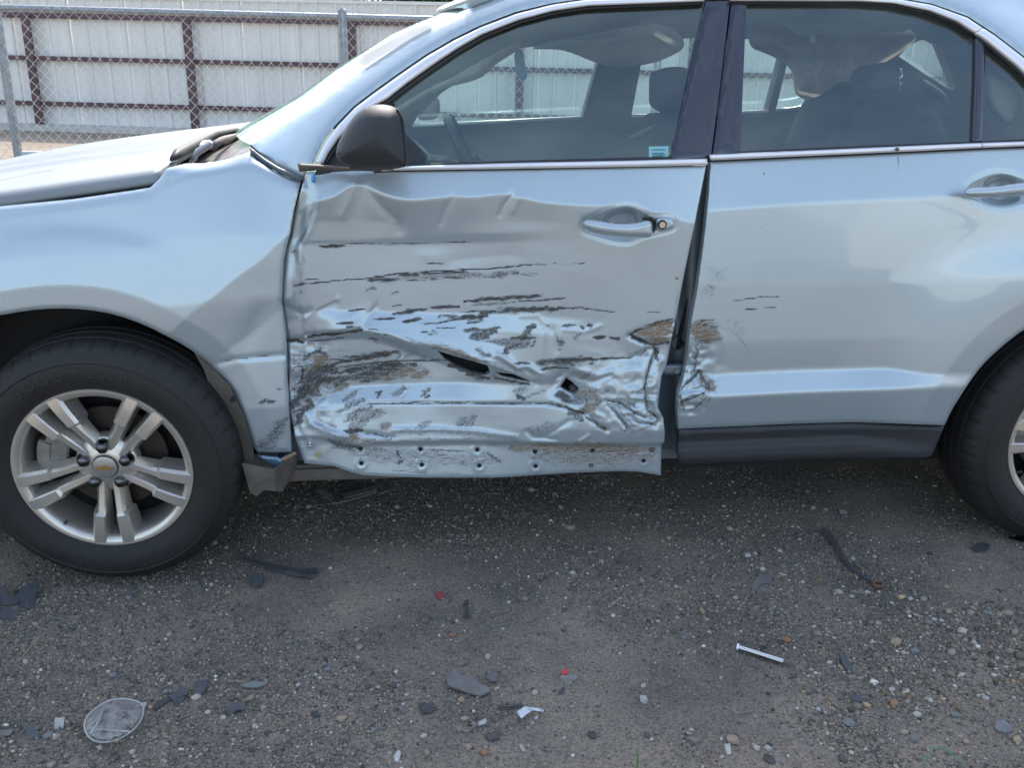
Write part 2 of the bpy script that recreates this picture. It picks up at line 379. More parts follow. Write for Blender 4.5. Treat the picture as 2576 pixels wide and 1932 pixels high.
BDY = material('shaded_body_colour', (.20, .245, .285), .45, .5, .4, noise=.2, nscale=8)
INT = material('grey_interior_plastic', (.20, .195, .185), .6, bump=.2, bscale=300)
INB = material('black_interior_plastic', (.025, .026, .028), .5, bump=.2, bscale=300)
FAB = material('charcoal_seat_cloth', (.04, .042, .046), .9, bump=.3, bscale=500)
HDL = material('headliner_felt', (.52, .51, .48), .95, bump=.3, bscale=300)
def cloth_material(name, c):
    m = material(name, c, .95, noise=.25, nscale=7, bump=.3, bscale=40); t = m.node_tree; b = t.nodes['Principled BSDF']; o = t.nodes['Material Output']
    tl = N(t, 'ShaderNodeBsdfTranslucent'); tl.inputs[0].default_value = (*c, 1); mx = N(t, 'ShaderNodeMixShader'); mx.inputs[0].default_value = .45
    t.links.new(b.outputs[0], mx.inputs[1]); t.links.new(tl.outputs[0], mx.inputs[2]); t.links.new(mx.outputs[0], o.inputs[0]); return m
BAG = cloth_material('airbag_cloth', (.80, .73, .66)); FLP = cloth_material('headliner_cloth', (.88, .88, .85)); PAP = cloth_material('white_paper', (.85, .85, .83))
GAL = material('galvanised_steel', (.36, .39, .42), .45, .55, noise=.3, nscale=22, vary=(.24, .27, .29))
WIR = material('galvanised_wire', (.62, .60, .60), .5, .3)
MAR = material('maroon_steel', (.125, .07, .078), .6, noise=.4, nscale=5, vary=(.085, .055, .06))
WAL = material('white_sheet_metal', (.82, .82, .79), .5, noise=.18, nscale=1.9, stretch=(3.5, 3.5, .25), vary=(.69, .685, .64))
CON = material('pale_concrete', (.62, .60, .56), .85, noise=.25, nscale=6, bump=.4, bscale=30)

# ------------------------------------------------------------------ ground
def ground_material():
    m = bpy.data.materials.new('dark_gravel_and_sand'); m.use_nodes = True; t = m.node_tree; b = t.nodes['Principled BSDF']; L = t.links.new
    tc = N(t, 'ShaderNodeTexCoord'); P = tc.outputs['Object']
    def noise(s, d=6., r=.6):
        n = N(t, 'ShaderNodeTexNoise', Scale=s, Detail=d, Roughness=r); L(P, n.inputs['Vector']); return n.outputs['Fac']
    def ramp(src, stops):
        r = N(t, 'ShaderNodeValToRGB'); L(src, r.inputs[0]); e = r.color_ramp.elements
        while len(e) < len(stops): e.new(.5)
        for i, (p, c) in enumerate(stops): e[i].position = p; e[i].color = (*c, 1)
        return r.outputs[0]
    def mix(f, a, c, mode='MIX'):
        x = N(t, 'ShaderNodeMixRGB', blend_type=mode)
        for i, s in ((0, f), (1, a), (2, c)):
            if isinstance(s, (int, float)): x.inputs[i].default_value = s
            elif isinstance(s, tuple): x.inputs[i].default_value = (*s, 1)
            else: L(s, x.inputs[i])
        return x.outputs[0]
    fines = ramp(noise(2.2, 8., .65), [(.32, (.185, .17, .148)), (.50, (.305, .262, .212)), (.70, (.435, .362, .278))])
    grit = ramp(noise(140., 4., .8), [(.40, (.36, .36, .38)), (.58, (1., 1., 1.))])
    c = mix(.75, fines, grit, 'MULTIPLY')
    v = N(t, 'ShaderNodeTexVoronoi', Scale=150.); L(P, v.inputs['Vector'])
    sepv = N(t, 'ShaderNodeSeparateColor'); L(v.outputs['Color'], sepv.inputs[0])
    chip = N(t, 'ShaderNodeMath', operation='GREATER_THAN'); L(sepv.outputs[0], chip.inputs[0]); chip.inputs[1].default_value = .93
    near = N(t, 'ShaderNodeMath', operation='LESS_THAN'); L(v.outputs['Distance'], near.inputs[0]); near.inputs[1].default_value = .33
    cm = N(t, 'ShaderNodeMath', operation='MULTIPLY'); L(chip.outputs[0], cm.inputs[0]); L(near.outputs[0], cm.inputs[1])
    c = mix(cm.outputs[0], c, (.24, .23, .21))
    sand = ramp(noise(1.3, 9., .7), [(.3, (.25, .205, .155)), (.5, (.34, .285, .22)), (.75, (.40, .345, .28))])
    sand = mix(.45, sand, ramp(noise(30., 4., .8), [(.35, (.55, .55, .55)), (.6, (1, 1, 1))]), 'MULTIPLY')
    sx = N(t, 'ShaderNodeSeparateXYZ'); L(P, sx.inputs[0])
    wob = N(t, 'ShaderNodeMath', operation='MULTIPLY_ADD'); L(noise(.7, 5.), wob.inputs[0]); wob.inputs[1].default_value = 1.6; L(sx.outputs[1], wob.inputs[2])
    f = N(t, 'ShaderNodeMapRange'); L(wob.outputs[0], f.inputs['Value']); f.inputs['From Min'].default_value = 4.2; f.inputs['From Max'].default_value = 5.4
    c = mix(f.outputs[0], c, sand)
    L(c, b.inputs['Base Color']); b.inputs['Roughness'].default_value = .9; b.inputs['Specular IOR Level'].default_value = .25
    bp = N(t, 'ShaderNodeBump', Strength=.9, Distance=.006); hs = N(t, 'ShaderNodeMath', operation='ADD'); L(noise(90., 5., .7), hs.inputs[0]); L(noise(24., 4.), hs.inputs[1]); L(hs.outputs[0], bp.inputs['Height']); L(bp.outputs[0], b.inputs['Normal'])
    return m
def ground_z(x, y):
    x = A_(x, float); y = A_(y, float)
    w = sstep(6, 3.5, np.hypot(x-1, y+.2))
    return w*((vnoise(x*1.7+9, y*1.7+4, 1)-.5)*.022+(vnoise(x*6+3, y*6+1, 2)-.5)*.012+(vnoise(x*22, y*22, 3)-.5)*.004-.006)
def build_ground():
    fine = np.arange(-2.6, 4.7, .035)
    ex = np.r_[-600, -200, -60, -20, -8, -4, fine, 6, 9, 20, 60, 200, 600]
    finey = np.arange(-3., 2.6, .035)
    ey = np.r_[-600, -200, -60, -20, -8, -4.5, finey, 3.4, 4.5, 6, 9, 14, 20, 60, 200, 600]
    X, Y = np.meshgrid(ex, ey); Z = ground_z(X, Y); nx = len(ex)
    v = np.stack([X, Y, Z], -1).reshape(-1, 3); i, j = np.meshgrid(np.arange(nx-1), np.arange(len(ey)-1)); k = (j*nx+i).ravel()
    o = pydata('ground', v, np.stack([k, k+1, k+nx+1, k+nx], -1), ground_material()); o['kind'] = 'structure'
build_ground()

# ------------------------------------------------------------------ sheet metal wall on a maroon frame, 15 m away
WA = at_z(100, 325)[0]; WB = at_z(510, 337)[0]
wd = (WB-WA); wd[2] = 0; wd /= np.linalg.norm(wd); wnv = np.array([wd[1], -wd[0], 0])     # towards the viewer
def wall_pt(s, d, z): return WA+wd*s+wnv*d+np.array([0, 0, z])
def wall_s(px, py):
    r = ray(px, py)[0]; t = ((WA-CP)@wnv)/(r@wnv); q = CP+r*t; return float((q-WA)@wd), float(q[2])
def build_wall():
    t = thing('metal_wall', 'long white ribbed sheet metal wall on a maroon steel frame', 'wall', tuple(WA))
    s0, s1, top = -9.0, 20.0, 2.13
    wsheet = .98; prof = []                                    # one sheet: three trapezoid ribs
    for k in range(3):
        a = k*wsheet/3; prof += [(a, 0), (a+.225, 0), (a+.245, .03), (a+.285, .03), (a+.305, 0)]
    prof.append((wsheet-.004, 0))
    v = []
    for s, d in prof:
        for z in (.10, top): v.append(tuple(wd*s+wnv*d+np.array([0, 0, z])))
    f = [(2*i, 2*i+2, 2*i+3, 2*i+1) for i in range(len(prof)-1)]
    me = bpy.data.meshes.new('wall_sheet'); me.from_pydata(v, [], f); me.update(); me.materials.append(WAL)
    n = int((s1-s0)/wsheet)
    for i in range(n):
        o = bpy.data.objects.new('wall_sheet', me); C.objects.link(o); o.parent = t; o.location = Vector(wd*(s0+i*wsheet)+wnv*((i % 2)*.003))
    ang = math.atan2(wd[1], wd[0]); R = Matrix.Rotation(ang, 3, 'Z')
    s_post = [wall_s(*p)[0] for p in ((95, 180), (497, 190), (891, 100))]; sp = (s_post[2]-s_post[0])/2
    zr = [wall_s(300, 150)[1], wall_s(300, 264)[1], wall_s(300, 42)[1]]
    for z, h in ((zr[0], .075), (zr[1], .075), (zr[2], .09)):
        box('wall_rail', wall_pt((s0+s1)/2, .075, z), (s1-s0, .07, h), MAR, t, R)
    for k in range(-3, 7):
        s = s_post[0]+k*sp; box('wall_post', wall_pt(s, .15, .93), (.125, .075, 1.9), MAR, t, R)
    box('wall_kerb', wall_pt((s0+s1)/2, .11, .045), (s1-s0, .42, .11), CON, t, R)
    box('wall_cap', wall_pt((s0+s1)/2, .0, top+.02), (s1-s0, .09, .05), WAL, t, R)
build_wall()

# ------------------------------------------------------------------ trees beyond the wall (only their tops show)
def leaf_material(name, a, b_):
    m = material(name, a, .6, noise=.5, nscale=1.7, vary=b_); return m
LEA = leaf_material('dark_leaves', (.045, .085, .03), (.03, .055, .025)); BRK = material('grey_bark', (.13, .10, .08), .9, noise=.5, nscale=8, bump=.6, bscale=20)
def tree(x, y, h, r, label, n=2600, seed=1):
    t = thing('tree', label, 'tree', (x, y, 0), 'trees beyond the metal wall'); rg = np.random.default_rng(seed)
    bm = bmesh.new(); tube(bm, [(x, y, -.1), (x+.1, y, h*.3), (x-.05, y+.1, h*.62), (x+.1, y, h*.8)], [.17, .13, .08, .04], 8)
    for k in range(6):
        a = k*1.05; q = Vector((x+math.cos(a)*r*.6, y+math.sin(a)*r*.6, h*(.55+.06*k))); tube(bm, [(x, y, h*(.3+.05*k)), (Vector((x, y, h*(.35+.05*k)))+q)/2+Vector((0, 0, .1)), q], [.07, .05, .02], 6)
    from_bm('trunk', bm, BRK, t, True)
    cl = rg.normal(size=(26, 3)); cl /= np.linalg.norm(cl, axis=1)[:, None]; cl *= (rg.random(26)**.4)[:, None]; cl *= [r*.8, r*.8, h*.24]
    c = cl[rg.integers(0, 26, n)]+rg.normal(size=(n, 3))*[r*.2, r*.2, h*.07]+[x, y, h*.68]
    u = rg.normal(size=(n, 3)); u /= np.linalg.norm(u, axis=1)[:, None]; w = np.cross(u, rg.normal(size=(n, 3))); w /= np.linalg.norm(w, axis=1)[:, None]
    s = (rg.random(n)*.10+.07)[:, None]
    v = np.stack([c-u*s, c+w*s*.5, c+u*s, c-w*s*.5], 1).reshape(-1, 3); k = np.arange(n)*4
    pydata('crown', v, np.stack([k, k+1, k+2, k+3], -1), LEA, t, False)
a = wall_pt(6.6, -5, 0); tree(a[0], a[1], 3.6, 1.5, 'dark leafy tree whose crown shows above the wall beside the windscreen', 3200, 3)
a = wall_pt(3.4, -7, 0); tree(a[0], a[1], 2.9, 1.9, 'low dark tree whose crown edges along the wall top', 3200, 5)

# ------------------------------------------------------------------ chain link fence between the car and the wall
FY = 5.1
def build_fence():
    t = thing('chain_link_fence', 'galvanised chain link fence with a pipe top rail behind the car', 'fence', (0, FY, 0))
    x0, x1, a, h, ztop = -5.2, 9.5, .0355, .078, 1.715
    n = int((x1-x0)/a); rw = .0024; nz = int(2*1.66/h)
    V_, F_ = [], []; k = 0
    zs = ztop-np.arange(nz+1)*h/2
    tri = [(0, -1), (.87, .5), (-.87, .5)]
    for i in range(n):
        jit = RNG.normal(0, .0012, len(zs)); xs = x0+i*a+a*((np.arange(len(zs))+i) % 2)+jit; ys = FY-.034+.004*(((np.arange(len(zs))+i) % 2)*2-1)
        for j in range(len(zs)):
            for u, w in tri: V_.append((xs[j]+u*rw, ys[j]+w*rw, zs[j]))
        for j in range(len(zs)-1):
            for q in range(3): p = k+j*3; F_.append((p+q, p+(q+1) % 3, p+3+(q+1) % 3, p+3+q))
        k += len(zs)*3
        if i % 2 == 0:                                            # twisted barbs above the rail
            for sx in (-1, 1):
                A, B = np.array([x0+i*a+a, FY-.034, ztop-.004]), np.array([x0+i*a+a+sx*.011, FY-.034+sx*.004, ztop+.030])
                for P_ in (A, B):
                    for u, w in tri: V_.append((P_[0]+u*rw, P_[1]+w*rw, P_[2]))
                for q in range(3): F_.append((k+q, k+(q+1) % 3, k+3+(q+1) % 3, k+3+q))
                k += 6
    o = pydata('wire_mesh', V_, F_, WIR, t); o['kind'] = 'stuff'
    for i, x in enumerate((-4.37, -1.965, .44, 2.84, 5.24, 7.64)):
        bm = bmesh.new(); tube(bm, [(x, FY+.0, -.05), (x, FY, 1.70)], .031, 16); tube(bm, [(x, FY, 1.70), (x, FY, 1.72)], [.031, .012], 16); p = from_bm('fence_post', bm, GAL, t, True, 40)
        bm = bmesh.new(); tube(bm, [(x, FY, 1.63), (x, FY, 1.69)], .034, 16); from_bm('rail_band', bm, GAL, p, True, 40)
    bm = bmesh.new(); tube(bm, [(x0, FY, 1.655), (x1, FY, 1.655)], .023, 14); from_bm('top_rail', bm, GAL, t, True, 40)
build_fence()

# ================================================================== the car
CAR = thing('damaged_car', 'light blue silver car with its driver door crushed and scraped', 'car', (1.4, .92, 0))

def loft(feats, blur=6):
    """depth from feature curves that run along the car: each is a list of (px, py, depth)"""
    fs = [A_(f, float) for f in feats]
    def ev(px, py):
        R_, D_ = [], []
        for f in fs:
            r = sum(np.interp(px+o, f[:, 0], f[:, 1]) for o in (-14, 0, 14))/3; d = sum(np.interp(px+o, f[:, 0], f[:, 2]) for o in (-14, 0, 14))/3
            R_.append(r); D_.append(d)
        R_ = np.stack(R_, 1); D_ = np.stack(D_, 1)
        R_ = np.maximum.accumulate(R_+np.arange(R_.shape[1])*1e-3, 1)
        def lin(q):
            out = np.empty(len(q)); K = R_.shape[1]
            i = np.clip((R_ <= q[:, None]).sum(1)-1, 0, K-2); k = np.arange(len(q))
            r0, r1, d0, d1 = R_[k, i], R_[k, i+1], D_[k, i], D_[k, i+1]
            return d0+(d1-d0)*np.clip((q-r0)/(r1-r0), -.6, 1.6)
        w = A_([1, 2, 3, 4, 3, 2, 1], float); w /= w.sum()
        return sum(wk*lin(py+o*blur/3.) for wk, o in zip(w, range(-3, 4)))
    return ev
ARCHF = smooth_poly([(-290, 1130), (-285, 1040), (-262, 950), (-215, 880), (-140, 825), (-60, 798), (0, 793), (72, 780), (145, 775), (217, 778), (289, 790), (362, 816), (434, 852), (488, 884), (535, 921), (579, 968), (615, 1047), (637, 1123)], 1, False)
ARCHR = smooth_poly([(2376, 1070), (2392, 1035), (2408, 1009), (2438, 962), (2469, 920), (2500, 890), (2530, 863), (2576, 828), (2640, 797), (2740, 772), (2840, 772), (2940, 795), (3030, 850), (3090, 930), (3120, 1060)], 1, False)

# ---- hood
DST_DIM = material('dusty_paint_dimmed_for_sun', (.25, .28, .30), .5, .08, .18, noise=.5, nscale=5, vary=(.21, .23, .24), stretch=(.5, 2.2, 1))  # dusty hood paint, base darkened to hold down sun and sky glare
def build_hood():
    xs = np.linspace(-1.02, .30, 60); ky = np.linspace(0, 1, 70)
    def zc(x): return 1.083+.155*(x+.2)-.13*np.clip(-(x+.25), 0, 2)**2-.9*np.clip(-(x+.8), 0, 2)**2
    rows = []
    for x in xs:
        # gap edge depth and height follow the sight line of the shut line, mirrored about the middle of the car
        e0 = .105+.10*max(0, (-x-.35))**1.4
        for k in ky:
            y = e0+(1.84-2*e0)*k; u = abs(2*k-1)
            crown = .034*(1-u**2.6)
            edge = -.036*sstep(.93, 1.0, u)**1.0-.012*sstep(.97, 1, u)
            rear = .0
            rows.append((x+.075*(1-u**2)*sstep(-.2, .3, x), y, zc(x)+crown+edge-.016+(.012*math.exp(-((u-.42)/.08)**2))))
    nx, ny = len(xs), len(ky); f = []
    X = A_(rows).reshape(nx, ny, 3)
    for i in range(nx-1):
        for j in range(ny-1):
            c = X[i:i+2, j:j+2].reshape(-1, 3).mean(0)
            f.append((i*ny+j, (i+1)*ny+j, (i+1)*ny+j+1, i*ny+j+1))
    # cut the corner where the shut line sweeps up to the cowl
    pj = project(X.reshape(-1, 3)); keep = []
    line = A_([(-800, 640), (0, 516), (181, 498), (335, 475), (375, 468), (398, 447), (416, 422), (440, 400), (480, 371), (520, 345), (600, 322)])
    rear = A_([(416, 423), (430, 403), (488, 371), (545, 341), (600, 325), (640, 312)])
    for q in f:
        c = X.reshape(-1, 3)[list(q)].mean(0); p = pj[list(q)].mean(0)
        if c[1] < .7 and p[1] > np.interp(p[0], line[:7, 0], line[:7, 1])-1: continue
        if c[1] < 1.0 and p[0] > np.interp(-p[1], -rear[:, 1], rear[:, 0]): continue
        keep.append(q)
    o = pydata('hood', X.reshape(-1, 3), keep, DST_DIM, CAR)
    md = o.modifiers.new('thickness', 'SOLIDIFY'); md.thickness = .02; md.offset = -1
    return o
build_hood()

# ---- front fender, dented towards the door
def fender_depth(px, py):
    base = loft([[(-900, 700, .22), (-500, 590, .14), (0, 518, .105), (181, 500, .103), (335, 477, .103), (375, 470, .105), (416, 423, .115), (461, 412, .135), (511, 410, .14), (565, 400, .145), (628, 380, .15), (690, 410, .13), (757, 455, .10), (800, 470, .095)],
                 [(-900, 730, .19), (-500, 616, .12), (0, 540, .088), (181, 520, .088), (375, 492, .09), (460, 440, .10), (628, 412, .112), (757, 480, .09)],
                 [(-900, 860, .15), (-500, 720, .085), (0, 650, .056), (250, 640, .056), (460, 600, .056), (628, 590, .057), (757, 600, .064)],
                 [(-900, 960, .12), (-500, 850, .06), (0, 780, .026), (250, 790, .026), (460, 770, .024), (628, 750, .026), (757, 740, .036)],
                 [(-900, 1010, .12), (0, 900, .008), (250, 900, .008), (460, 905, .012), (628, 905, .02), (757, 895, .032)],
                 [(-900, 1180, .14), (0, 1150, .012), (460, 1150, .018), (628, 1140, .03), (757, 1140, .045)]], 14)(px, py)
    P = np.stack([px, py], -1); d = seg_dist(P, ARCHF, False)
    fade = sstep(520, 180, px)
    base = base-.005*fade*sstep(215, 170, d)-.005*sstep(500, 250, px)*sstep(240, 120, d)
    base = base+.00026*np.clip(58-d, 0, 60)                                  # the flat lip round the arch
    # the pushed-in corner beside the door
    a, b = np.array([735., 585.]), np.array([430., 835.]); n = np.array([(b-a)[1], -(b-a)[0]]); n /= np.linalg.norm(n); n = n if n @ np.array([1, 1]) > 0 else -n
    wob = 9*(vnoise(px/60., py/60., 8)-.5)
    s = (P-a) @ n+wob
    s2 = np.clip(s, 0, None); mask = sstep(395, 470, px+.25*(py-700))
    dent = (.00025*np.clip(s2, 0, 130)+.00007*np.clip(s2-130, 0, 300))
    cr = np.interp(px, [535, 600, 660, 720, 760], [917, 902, 897, 893, 890])
    below = np.clip(py-cr, 0, 400)
    dent = dent-.00016*np.clip(below, 0, 130)+.0035*np.exp(-((py-cr)/6.)**2)*sstep(530, 560, px)
    soft = .5*(1+np.tanh((px-560-.5*(py-760))/60.))
    dent = dent+.0035*np.exp(-((px-655-.35*(780-py))/26.)**2)*sstep(740, 800, py)*sstep(900, 840, py)
    return base+dent*mask
FEN = [(-900, 690), (-500, 592), (0, 519.5), (181, 501.5), (335, 479), (377, 472), (400, 450), (417, 425), (461, 413), (511, 412), (565, 402), (628, 382),
       (645, 402), (690, 432), (757, 456), (754, 468), (738, 536), (728, 595), (720, 622), (713, 660), (710, 715), (708, 762), (714, 807), (719, 850), (721, 910), (722, 971), (727, 1040), (731, 1090), (733, 1137), (690, 1138), (647, 1136)]
def strokes(items):
    """wear, dark fold lines and shade under a ridge, drawn as strokes: (kind, [(x, y) ...], width, strength[, diagonal])"""
    def fn(P):
        m = np.zeros((len(P), 4), np.float32); P0 = P
        wx = vnoise(P[:, 0]/9., P[:, 1]/6., 41)-.5+1.3*(vnoise(P[:, 0]/30., P[:, 1]/16., 42)-.5); wy = vnoise(P[:, 0]/11., P[:, 1]/5., 43)-.5+1.3*(vnoise(P[:, 0]/34., P[:, 1]/14., 44)-.5)
        for it in items:
            kind, pts, w, s = it[:4]; dg = it[4] if len(it) > 4 else 0
            p = A_(pts, float); lo, hi = p.min(0)-w*1.8-4, p.max(0)+w*1.8+4
            k = np.where(((P > lo) & (P < hi)).all(1))[0]
            if not len(k): continue
            jt = min(9., w*.75); Q = P0[k]+np.stack([wx[k]*jt*1.3, wy[k]*jt], -1)
            d = seg_dist(Q, p, False) if len(p) > 1 else np.hypot(*(Q-p[0]).T)
            if len(p) > 1:
                ax = p[-1]-p[0]; tt = np.clip(((Q-p[0]) @ ax)/max(ax @ ax, 1e-6), 0, 1); d = d/np.clip(1.2-np.abs(2*tt-1)**3*.75, .3, 1.1)
            val = sstep(1.35, .15, d/w)*s*(1. if w < 5 else 1.06); ch = {'k': 0, 'r': 1, 'b': 2}[kind]
            m[k, ch] = np.maximum(m[k, ch], val)
            if dg: m[k, 3] = np.maximum(m[k, 3], sstep(1.2, .8, d/w)*dg)
        return m
    return fn
FEN_MARKS = strokes([('k', [(655, 1128), (680, 1105), (705, 1075), (722, 1050)], 26, .62, 1), ('k', [(650, 1014), (670, 1006), (695, 1008)], 6, .75), ('k', [(670, 1012), (690, 1018)], 4, .7), ('k', [(700, 979), (712, 978)], 4, .8),
                     ('k', [(660, 1130), (700, 1125)], 12, .55, 1), ('k', [(155, 773), (157, 774)], 3, 1), ('k', [(540, 913), (600, 901), (660, 896), (719, 892)], 2.6, .72)])
fen_out = np.vstack([FEN, ARCHF[::-1]])
fen_out = np.vstack([fen_out, [(-290, 1190), (-700, 1230), (-900, 1150)]])
panel('front_fender', fen_out, fender_depth, PNTM, CAR, step=6, edge_r=.006, edge_w=9, marks=FEN_MARKS)

# ---- rear door
CRZ = [(1690, 535, .052), (1760, 530, .050), (2000, 512, .048), (2430, 490, .050), (2700, 478, .055)]
rear_loft = loft([[(1690, 408, .092), (1788, 404, .090), (2471, 372, .092), (2700, 360, .098)], CRZ,
                  [(1690, 720, .041), (2200, 715, .040), (2430, 710, .040), (2700, 700, .036)],
                  [(1690, 860, .044), (2200, 850, .043), (2430, 850, .039), (2700, 840, .033)],
                  [(1690, 943, .053), (1790, 941, .053), (2000, 931, .053), (2230, 926, .052), (2330, 940, .042), (2700, 950, .03)],
                  [(1690, 1004, .026), (1790, 1000, .026), (2000, 989, .026), (2230, 980, .026), (2340, 975, .030), (2700, 965, .03)],
                  [(1690, 1082, .060), (2150, 1064, .058), (2380, 1068, .045), (2700, 1068, .04)]], 7)
def rear_depth(px, py):
    y = rear_loft(px, py); P = np.stack([px, py], -1); d = seg_dist(P, ARCHR, False)
    y = y-.020*sstep(330, 60, d)*sstep(560, 700, py)+.00022*np.clip(62-d, 0, 62)
    # crumpled front edge
    g = np.exp(-((px-1735)/38.)**2)*sstep(850, 900, py)*sstep(1050, 1025, py)
    rn = np.abs(vnoise(px/23., py/20., 11)-.5)*2+.5*np.abs(vnoise(px/11., py/10., 12)-.5)*2
    y = y+g*(.016*(rn-.55))+.006*g
    y = y+.006*np.exp(-((px-1800)/30.)**2-((py-890)/55.)**2)*(vnoise(px/14., py/18., 4)-.3)
    # the handle bowl
    bowl = A_(BOWL_R); d = seg_dist(P, bowl); i = inside(P, bowl)
    cup = A_(CUP_R); dc = seg_dist(P, cup); ic = inside(P, cup)
    y = y+np.where(i, .016*sstep(0, 26, d), 0)+np.where(ic, .036*sstep(0, 18, dc), 0)+np.where(d < 8, .0022*(1-d/8), 0)
    return y
BOWL_R = smooth_poly([(2421, 480), (2435, 457), (2480, 434), (2516, 428), (2555, 436), (2600, 460), (2660, 470), (2660, 500), (2600, 505), (2560, 524), (2512, 530), (2458, 510), (2428, 496)], 2)
CUP_R = smooth_poly([(2462, 505), (2466, 468), (2484, 446), (2516, 438), (2546, 444), (2566, 462), (2572, 500), (2552, 516), (2500, 520)], 2)
RD = [(1788, 406), (2100, 392), (2471, 373), (2640, 366), (2648, 600), (2640, 797)]
rd_out = np.vstack([RD, ARCHR[(ARCHR[:, 0] < 2639)][::-1], [(2150, 1062), (2000, 1066), (1706, 1079), (1706, 1060), (1704, 1030), (1708, 990), (1721, 946), (1727, 906), (1739, 811), (1754, 732), (1769, 621), (1783, 495)]])
RD_MARKS = strokes([('r', [(1740, 822), (1800, 845)], 34, .66), ('r', [(1748, 838), (1795, 850)], 22, .8), ('k', [(1745, 818), (1795, 824)], 5, .7), ('k', [(1740, 852), (1790, 858)], 9, .6), ('k', [(1758, 808), (1812, 826)], 3, .8), ('k', [(1760, 806), (1800, 806)], 2.5, .8),
                    ('k', [(1860, 753), (1910, 748), (1966, 745)], 2.5, .95), ('k', [(1868, 780), (1920, 775)], 2.5, .9), ('k', [(1845, 755), (1880, 756)], 2, .7), ('k', [(1920, 774), (1960, 772)], 2, .7),
                    ('k', [(1770, 720), (1800, 740)], 22, .36, 1), ('k', [(1780, 680), (1820, 700)], 26, .33, 1), ('k', [(1830, 800), (1880, 850)], 26, .3, 1), ('k', [(1850, 840), (1885, 880)], 4, .6), ('k', [(1840, 562), (1930, 578)], 2, .4),
                    ('k', [(1715, 980), (1740, 955), (1760, 930)], 6, .8), ('k', [(1712, 1010), (1745, 1000), (1785, 985)], 4, .9), ('k', [(1760, 930), (1775, 960), (1787, 985)], 9, .75, 1), ('k', [(1722, 1035), (1712, 1010), (1714, 985)], 5, .8),
                    ('k', [(1710, 1030), (1745, 1028), (1770, 1005), (1772, 985)], 3.5, .8), ('r', [(1765, 940), (1800, 985)], 16, .62), ('r', [(1735, 1010), (1785, 1000)], 10, .55), ('k', [(1748, 905), (1756, 890), (1748, 870), (1760, 865)], 4, .8), ('k', [(1745, 935), (1752, 915), (1748, 900)], 4, .8),
                    ('k', [(1760, 915), (1800, 890), (1815, 860), (1800, 845), (1765, 860), (1762, 905)], 3, .6), ('r', [(1750, 880), (1745, 930)], 14, .45), ('k', [(1921, 436), (1924, 437)], 3, 1), ('k', [(2257, 380), (2259, 420), (2262, 432)], 2.5, .55)])
RDOOR = panel('rear_door', rd_out, rear_depth, PNTM, CAR, step=4.5, edge_r=.005, edge_w=8, marks=RD_MARKS)

